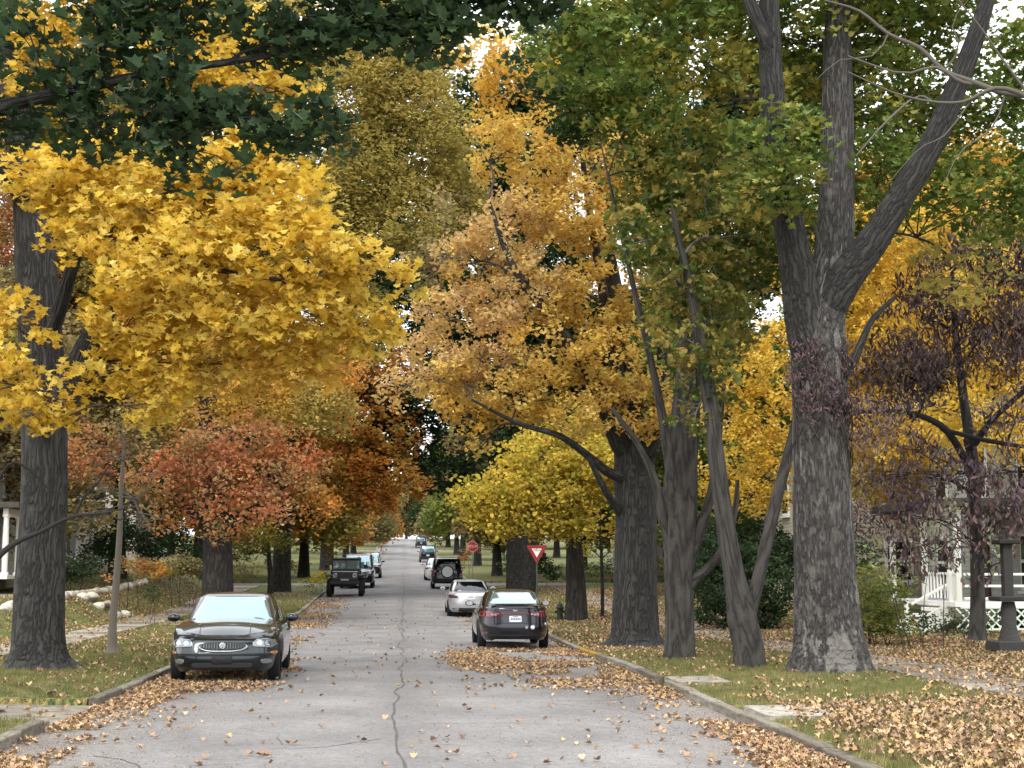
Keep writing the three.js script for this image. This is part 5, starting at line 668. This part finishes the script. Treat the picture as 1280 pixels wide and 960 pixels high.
// silver sedan
makeCar({ name: 'sedan_car', label: 'silver sedan seen from behind parked ahead of the black sedan', L: 4.9, W: 1.86, H: 1.41, color: '#b9b9bb', metal: 0.5, n: 4, x: 2.62, D: 62.4, facing: -1, wheelR: 0.33, sill: 0.22, rearGlass: glassTint,
  top: [[-2.45, 0.92], [-2.1, 0.99], [-1.6, 1.0], [-1.0, 0.95], [0.8, 0.93], [1.6, 0.88], [2.45, 0.66]], cab: { ...SEDAN_CAB, y0: 0.94, r: [[-0.25, -2.0], [0, -1.85], [0.5, -1.4], [0.9, -0.95], [1, -0.8]] },
  details: (k) => {
    for (const s of [-1, 1]) { k.decal('tail_light', k.poly([[s * 0.5, 0.76], [s * 0.84, 0.77], [s * 0.88, 0.86], [s * 0.72, 0.89], [s * 0.52, 0.84]], 4), 'rear', 0.014, std('#4a3438', 0.2)); }
    plate(k, 'rear', 0.78); k.decal('trunk_strip', k.roundRect(0, 0.88, 0.6, 0.035, 6, 24), 'rear', 0.014, chrome); k.decal('bumper_valance', k.roundRect(0, 0.32, 1.45, 0.14, 6, 50), 'rear', 0.012, wellMat); for (const s of [-1, 1]) k.decal('tailpipe', k.roundRect(s * 0.55, 0.34, 0.2, 0.08, 4, 18), 'rear', 0.03, chrome);
  } });
// generic sport utility bodies
const SUV = (o) => makeCar({ category: 'car', n: 7, wheelR: 0.37, sill: 0.3, wv: [[0, 0.94], [0.12, 0.98], [0.45, 1], [0.8, 0.99], [1, 0.93]], fv: [[0, 0.97], [0.15, 1], [0.5, 1], [0.85, 0.985], [1, 0.95]], rv: [[0, 0.98], [0.15, 1], [0.8, 0.99], [1, 0.975]],
  top: [[-o.L / 2, 1.08], [0.6, 1.08], [o.L * 0.22, 1.08], [o.L * 0.4, 1.02], [o.L / 2, 0.93]], cab: { n: 6, y0: 1.07, mid: -o.L * 0.14, w: [[-0.25, 0.93], [0, 0.93], [0.6, 0.86], [0.93, 0.8], [1, 0.74]], f: [[-0.25, o.L * 0.26], [0, o.L * 0.23], [0.6, o.L * 0.14], [0.93, o.L * 0.08], [1, o.L * 0.05]], r: [[-0.25, -o.L * 0.485], [0, -o.L * 0.48], [0.6, -o.L * 0.465], [0.93, -o.L * 0.44], [1, -o.L * 0.42]] },
  details: (k) => {
    for (const s of [-1, 1]) { k.decal('headlight', k.roundRect(s * (k.W - 0.26), 0.82, 0.3, 0.16, 6, 20), 'front', 0.014, lampClear); k.decal('tail_light', k.roundRect(s * (k.W - 0.13), 0.9, 0.14, 0.26, 6, 20), 'rear', 0.014, lampRed); }
    const g = k.decal('grille', k.roundRect(0, 0.8, 0.95, 0.2, 6, 40), 'front', 0.014, blackTrim); k.decal('grille_bar', k.roundRect(0, 0.8, 0.95, 0.035, 8, 30), 'front', 0.022, chrome, g); k.decal('bumper', k.roundRect(0, 0.52, k.W * 1.85, 0.2, 8, 50), 'front', 0.05, o.bumper ?? blackTrim); k.decal('bumper', k.roundRect(0, 0.52, k.W * 1.85, 0.2, 8, 50), 'rear', 0.06, o.bumper ?? blackTrim); plate(k, 'rear', 0.78); for (const s of [-1, 1]) k.part('roof_rail', box(0.04, 0.05, o.L * 0.36, s * k.W * 0.72, o.H + 0.05, -o.L * 0.18, 0.015), blackTrim, k.t);
    if (o.spare) { const w = k.part('spare_wheel', new THREE.LatheGeometry([[0.001, 0.1], [0.24, 0.1], [0.33, 0.07], [0.36, 0], [0.36, -0.08], [0.001, -0.08]].map((p) => new THREE.Vector2(...p)), 28).rotateX(-Math.PI / 2), tyreMat, k.t); w.position.set(0, 1.0, -o.L / 2 - 0.08); k.part('cover', new THREE.CylinderGeometry(0.3, 0.3, 0.02, 24).rotateX(Math.PI / 2).translate(0, 0, -0.11), badge, w); }
  }, ...o });
SUV({ name: 'utility_vehicle', label: 'large dark blue sport utility vehicle parked behind the black off-road vehicle', L: 5.5, W: 2.0, H: 1.93, color: '#222a38', x: -2.72, D: 91, facing: 1 });
SUV({ name: 'utility_vehicle', label: 'dark vehicle with pale roof parked beyond the dark blue utility vehicle', L: 4.7, W: 1.85, H: 1.75, color: '#20232a', roofColor: '#c9ccd0', x: -2.5, D: 110, facing: 1 });
SUV({ name: 'utility_vehicle', label: 'dark compact utility vehicle seen from behind with spare wheel before the crossing', L: 4.4, W: 1.82, H: 1.76, color: '#1b1e26', x: 2.45, D: 89, facing: -1, spare: true, rearGlass: glassTint });
SUV({ name: 'utility_vehicle', label: 'dark vehicle parked halfway up the hill beyond the stop sign', L: 4.6, W: 1.9, H: 1.8, color: '#1a1c22', x: 2.55, D: 166, facing: -1 });
SUV({ name: 'utility_vehicle', label: 'tiny dark vehicle parked near the hill top', L: 4.6, W: 1.9, H: 1.8, color: '#24262c', x: 2.7, D: 245, facing: -1 });
makeCar({ name: 'sedan_car', label: 'white sedan parked past the crossing ahead of the compact utility vehicle', L: 4.7, W: 1.8, H: 1.45, color: '#d4d6d6', metal: 0.1, x: 2.25, D: 105, facing: -1, wheelR: 0.32, top: [[-2.35, 0.95], [-1.6, 1.0], [0.8, 0.95], [1.6, 0.9], [2.35, 0.68]], cab: { ...SEDAN_CAB, y0: 0.94 }, details: (k) => { for (const s of [-1, 1]) k.decal('tail_light', k.roundRect(s * 0.7, 0.82, 0.26, 0.12, 5, 18), 'rear', 0.014, lampRed); plate(k, 'rear', 0.7); } });
// lifted open off-road vehicle facing us, left
{ const o = thing('offroad_vehicle', 'black lifted off-road vehicle with big tyres facing us', 'car'), pt = phys('#12161a', 0.35, { metalness: 0.3, clearcoat: 1 }), x = -2.95, D = 79;
  const A = (n, g, m, p = o) => part(n, g, m, p);
  A('chassis', box(1.1, 0.22, 3.6, 0, 0.62, 0, 0.04), wellMat); A('tub', box(1.56, 0.62, 2.3, 0, 1.02, -0.75, 0.07), pt); A('hood', box(1.34, 0.42, 1.35, 0, 1.08, 1.05, 0.1), pt);
  const gr = A('grille', box(1.3, 0.44, 0.08, 0, 1.04, 1.76, 0.04), pt); for (let i = -3; i <= 3; i++) A('grille_slot', box(0.055, 0.26, 0.02, i * 0.1, 1.05, 1.805, 0.008), wellMat, gr);
  for (const s of [-1, 1]) { const h = A('headlight', new THREE.CylinderGeometry(0.1, 0.1, 0.06, 20).rotateX(Math.PI / 2).translate(s * 0.49, 1.08, 1.8), lampClear); A('bezel', new THREE.TorusGeometry(0.105, 0.015, 6, 20).translate(s * 0.49, 1.08, 1.82), chrome, h); A('fender', box(0.34, 0.08, 1.05, s * 0.79, 1.05, 1.22, 0.035), blackTrim); A('fender', box(0.28, 0.08, 0.95, s * 0.84, 1.02, -1.22, 0.035), blackTrim); A('mirror', box(0.2, 0.16, 0.09, s * 0.98, 1.5, 0.35, 0.03), blackTrim); A('roll_bar', new THREE.TubeGeometry(new THREE.CatmullRomCurve3([V(s * 0.7, 1.3, -0.5), V(s * 0.68, 1.8, -0.55), V(s * 0.6, 1.88, -0.6), V(s * 0.62, 1.84, -1.6), V(s * 0.68, 1.3, -1.8)]), 14, 0.035, 8), blackTrim);
    for (const zz of [1.22, -1.22]) { const w = A('wheel', new THREE.LatheGeometry([[0.22, -0.13], [0.38, -0.13], [0.43, -0.09], [0.43, 0.09], [0.38, 0.13], [0.22, 0.13]].map((p) => new THREE.Vector2(...p)), 26).rotateZ(Math.PI / 2), tyreMat); w.position.set(s * 0.8, 0.43, zz); A('rim', new THREE.CylinderGeometry(0.23, 0.23, 0.18, 18).rotateZ(Math.PI / 2), std('#4a4c50', 0.5, { metalness: 0.6 }), w); } }
  const fr = A('windscreen_frame', box(1.46, 0.56, 0.06, 0, 0, 0, 0.03), pt); fr.position.set(0, 1.57, 0.36); fr.rotation.x = -0.3; A('windscreen', box(1.3, 0.42, 0.03, 0, 0, 0.025, 0.01), glassMat, fr); A('windscreen_divider', box(0.05, 0.42, 0.04, 0, 0, 0.03, 0.005), blackTrim, fr);
  A('soft_top', box(1.44, 0.09, 2.15, 0, 1.86, -0.75, 0.04), blackTrim); A('tailgate_panel', box(1.4, 0.55, 0.05, 0, 1.57, -1.86, 0.02), blackTrim); A('bumper', box(1.5, 0.2, 0.18, 0, 0.72, 1.98, 0.04), blackTrim); A('winch', new THREE.CylinderGeometry(0.07, 0.07, 0.4, 12).rotateZ(Math.PI / 2).translate(0, 0.84, 1.95), galv); for (const s of [-1, 1]) A('seat', box(0.46, 0.7, 0.18, s * 0.36, 1.45, -0.35, 0.07), blackTrim);
  o.position.set(x, roadY(x, D) - 0.005, -D); o.rotation.x = Math.atan(0.025); }
// ------------------------------------------------------------------ fallen leaves, grass
const LIT = ['#9a7a5a', '#a88864', '#8a6c52', '#b69876', '#7c6450', '#a08058', '#b89e76', '#705a48', '#a68a6c', '#94765e', '#b4925c', '#806a54', '#c0a482'].map(C);
function litterGeo(seed) { const r = rng(seed), pos = [], col = [], tri = leafShape('maple', 0.07, r), v = V(0, 0, 0), q = new THREE.Quaternion().setFromEuler(new THREE.Euler(-Math.PI / 2 + 0.12, 0, 0)); for (const p of tri) { v.set(p[0], p[1] - 0.04, p[2] * 1.4).applyQuaternion(q); pos.push(v.x, v.y + 0.012, v.z); col.push(1, 1, 1); } return geo(pos, null, null, col); }
function scatter(name, label, count, sampler, geom, mat, pal, smin, smax, tilt, category) {
  const r = rng(count + 3), M = [], K = []; let guard = 0;
  while (M.length < count && guard++ < count * 30) { const p = sampler(r); if (!p) continue; _e.set((r() - 0.5) * tilt, r() * 6.283, (r() - 0.5) * tilt, 'YXZ'); _q.setFromEuler(_e); const s = lerp(smin, smax, r()); _s.set(s, s, s); _m.compose(p, _q, _s); M.push(_m.clone()); K.push(_c.copy(pal[Math.floor(r() * pal.length)]).multiplyScalar(0.75 + r() * 0.5).clone()); }
  const im = new THREE.InstancedMesh(geom, mat, M.length); im.name = name; im.receiveShadow = im.castShadow = true; M.forEach((m, i) => { im.setMatrixAt(i, m); im.setColorAt(i, K[i]); }); im.userData = { kind: 'stuff', label, category }; scene.add(im); return im;
}
const clump = (x, D) => noise3(x * 0.7, D * 0.45, 1, 9) * 0.6 + noise3(x * 2.1, D * 1.5, 2, 9) * 0.4;
const depthPick = (r, a, b) => a + (b - a) * Math.pow(r(), 1.7);
// how thick the leaves lie, 0..1, by place
function litterRoad(x, D) {
  const s = Math.sign(x), e = HALF - Math.abs(x); let k = Math.exp(-e / 0.28) * (0.5 + 0.9 * smooth(0.4, 0.6, noise3(D * 0.5, s, 4)));
  if (s > 0) { k = Math.max(k, smooth(23, 27, D) * (1 - smooth(35, 40, D)) * smooth(3.4, 1.6, e) * 0.75, smooth(27.5, 30, D) * (1 - smooth(34.5, 36.5, D)) * smooth(0.6, 1.6, x) * 0.7, (1 - smooth(19.2, 20.5, D)) * smooth(0.95, 0.4, e) * 1.1, smooth(40, 60, D) * smooth(2.2, 0.6, e) * 0.5); }
  else { k = Math.max(k, smooth(20.5, 21.5, D) * (1 - smooth(24, 26, D)) * smooth(1.7, 0.5, e) * 0.8, smooth(23, 25, D) * (1 - smooth(31, 34, D)) * smooth(2.6, 1.3, e) * 0.55, smooth(18.6, 17.6, D) * smooth(1.0, 0.35, e) * 1.1, smooth(30, 50, D) * smooth(2, 0.5, e) * 0.4); }
  return k * smooth(0.3, 0.62, clump(x, D)) * 0.8 + 0.0022;
}
function litterLawn(x, D) {
  const ax = Math.abs(x); if (x > 0) { let k = 0.12; k = Math.max(k, smooth(21.5, 19, D) * smooth(4.3, 5.2, ax) * 0.8, smooth(9.4, 10.2, ax) * 0.9, smooth(22, 17.5, D) * smooth(6.6, 7.8, ax), smooth(30, 34, D) * 0.55, smooth(7.4, 9, ax) * 0.42); return k * smooth(0.24, 0.62, clump(x, D)); }
  let k = Math.max(0.1, smooth(8, 9.2, ax) * 0.5 * smooth(12.3, 11.4, ax), smooth(9.8, 10.4, ax) * smooth(12.2, 11.6, ax), smooth(26, 32, D) * 0.28); return k * smooth(0.26, 0.62, clump(x, D));
}
scatter('fallen_leaves', 'dry tan maple leaves drifted along the gutters of the street', 21000, (r) => { const D = depthPick(r, 12.5, 75), x = (r() - 0.5) * 2 * (HALF - 0.03); if (r() > litterRoad(x, D)) return null; return V(x, roadY(x, D) + 0.004 + r() * 0.03 * litterRoad(x, D), -D); }, litterGeo(3), dryLeafMat, LIT, 0.65, 1.35, 0.7, 'leaves');
scatter('fallen_leaves', 'orange tan fallen leaves carpeting the lawns and sidewalks', 76000, (r) => { const D = depthPick(r, 12.5, 85), s = r() < 0.68 ? 1 : -1, x = s * (4.25 + r() * (s > 0 ? 13 : 10)); if (inCross(D)) return null; if (r() > litterLawn(x, D)) return null; const walk = Math.abs(Math.abs(x) - 9) < 0.7 ? 0.05 : Math.abs(x) < 4.36 ? 0.25 : 0; if (walk > 0 && r() < 0.5) return null; return V(x, groundY(x, D) + walk + 0.012 + r() * 0.04, -D); }, litterGeo(5), dryLeafMat, LIT, 0.7, 1.4, 0.9, 'leaves');
scatter('leaf_crumbs', 'crumbled brown leaf bits strewn over the street', 22000, (r) => { const D = depthPick(r, 12.5, 70), x = (r() - 0.5) * 2 * (HALF - 0.03), e = HALF - Math.abs(x); if (r() > 0.04 + 0.9 * Math.exp(-e / 0.9) * smooth(0.3, 0.65, clump(x + 20, D))) return null; return V(x, roadY(x, D) + 0.004, -D); }, litterGeo(9), dryLeafMat, LIT, 0.12, 0.34, 0.3, 'leaves');
{ const r = rng(77), pos = [], col = []; for (let k = 0; k < 16; k++) { const a = r() * 6.283, rad = Math.sqrt(r()) * 0.09, x = Math.cos(a) * rad, z = Math.sin(a) * rad, h = 0.035 + r() * 0.05, lx = (r() - 0.5) * 0.05, lz = (r() - 0.5) * 0.05, b = r() * 6.283, w = 0.0035, t = 0.7 + r() * 0.6; pos.push(x - Math.cos(b) * w, -0.01, z - Math.sin(b) * w, x + Math.cos(b) * w, -0.01, z + Math.sin(b) * w, x + lx, h, z + lz); for (let i = 0; i < 3; i++) col.push(t, t, t); }
  const gm = std(0xffffff, 0.9, { vertexColors: true, side: THREE.DoubleSide }), GP = ['#5c6030', '#686838', '#525a2c', '#78703e', '#867a4c', '#626634', '#8e8458'].map(C);
  scatter('grass', 'short green and straw coloured grass blades on the verges and lawns', 60000, (q) => { const D = depthPick(q, 13, 72), s = q() < 0.55 ? 1 : -1, x = s * (4.4 + q() * (s > 0 ? 9 : 9)); if (Math.abs(Math.abs(x) - 9) < 0.72 || inCross(D) || (x < 0 && D > 18.9 && D < 21.9) || (x < 5.25 && x > 0 && (Math.abs(D - 18.9) < 0.75 || Math.abs(D - 24.55) < 0.7))) return null; return V(x, groundY(x, D), -D); }, geo(pos, null, null, col), gm, GP, 0.8, 1.5, 0.2, 'grass'); }
renderer.render(scene, camera);
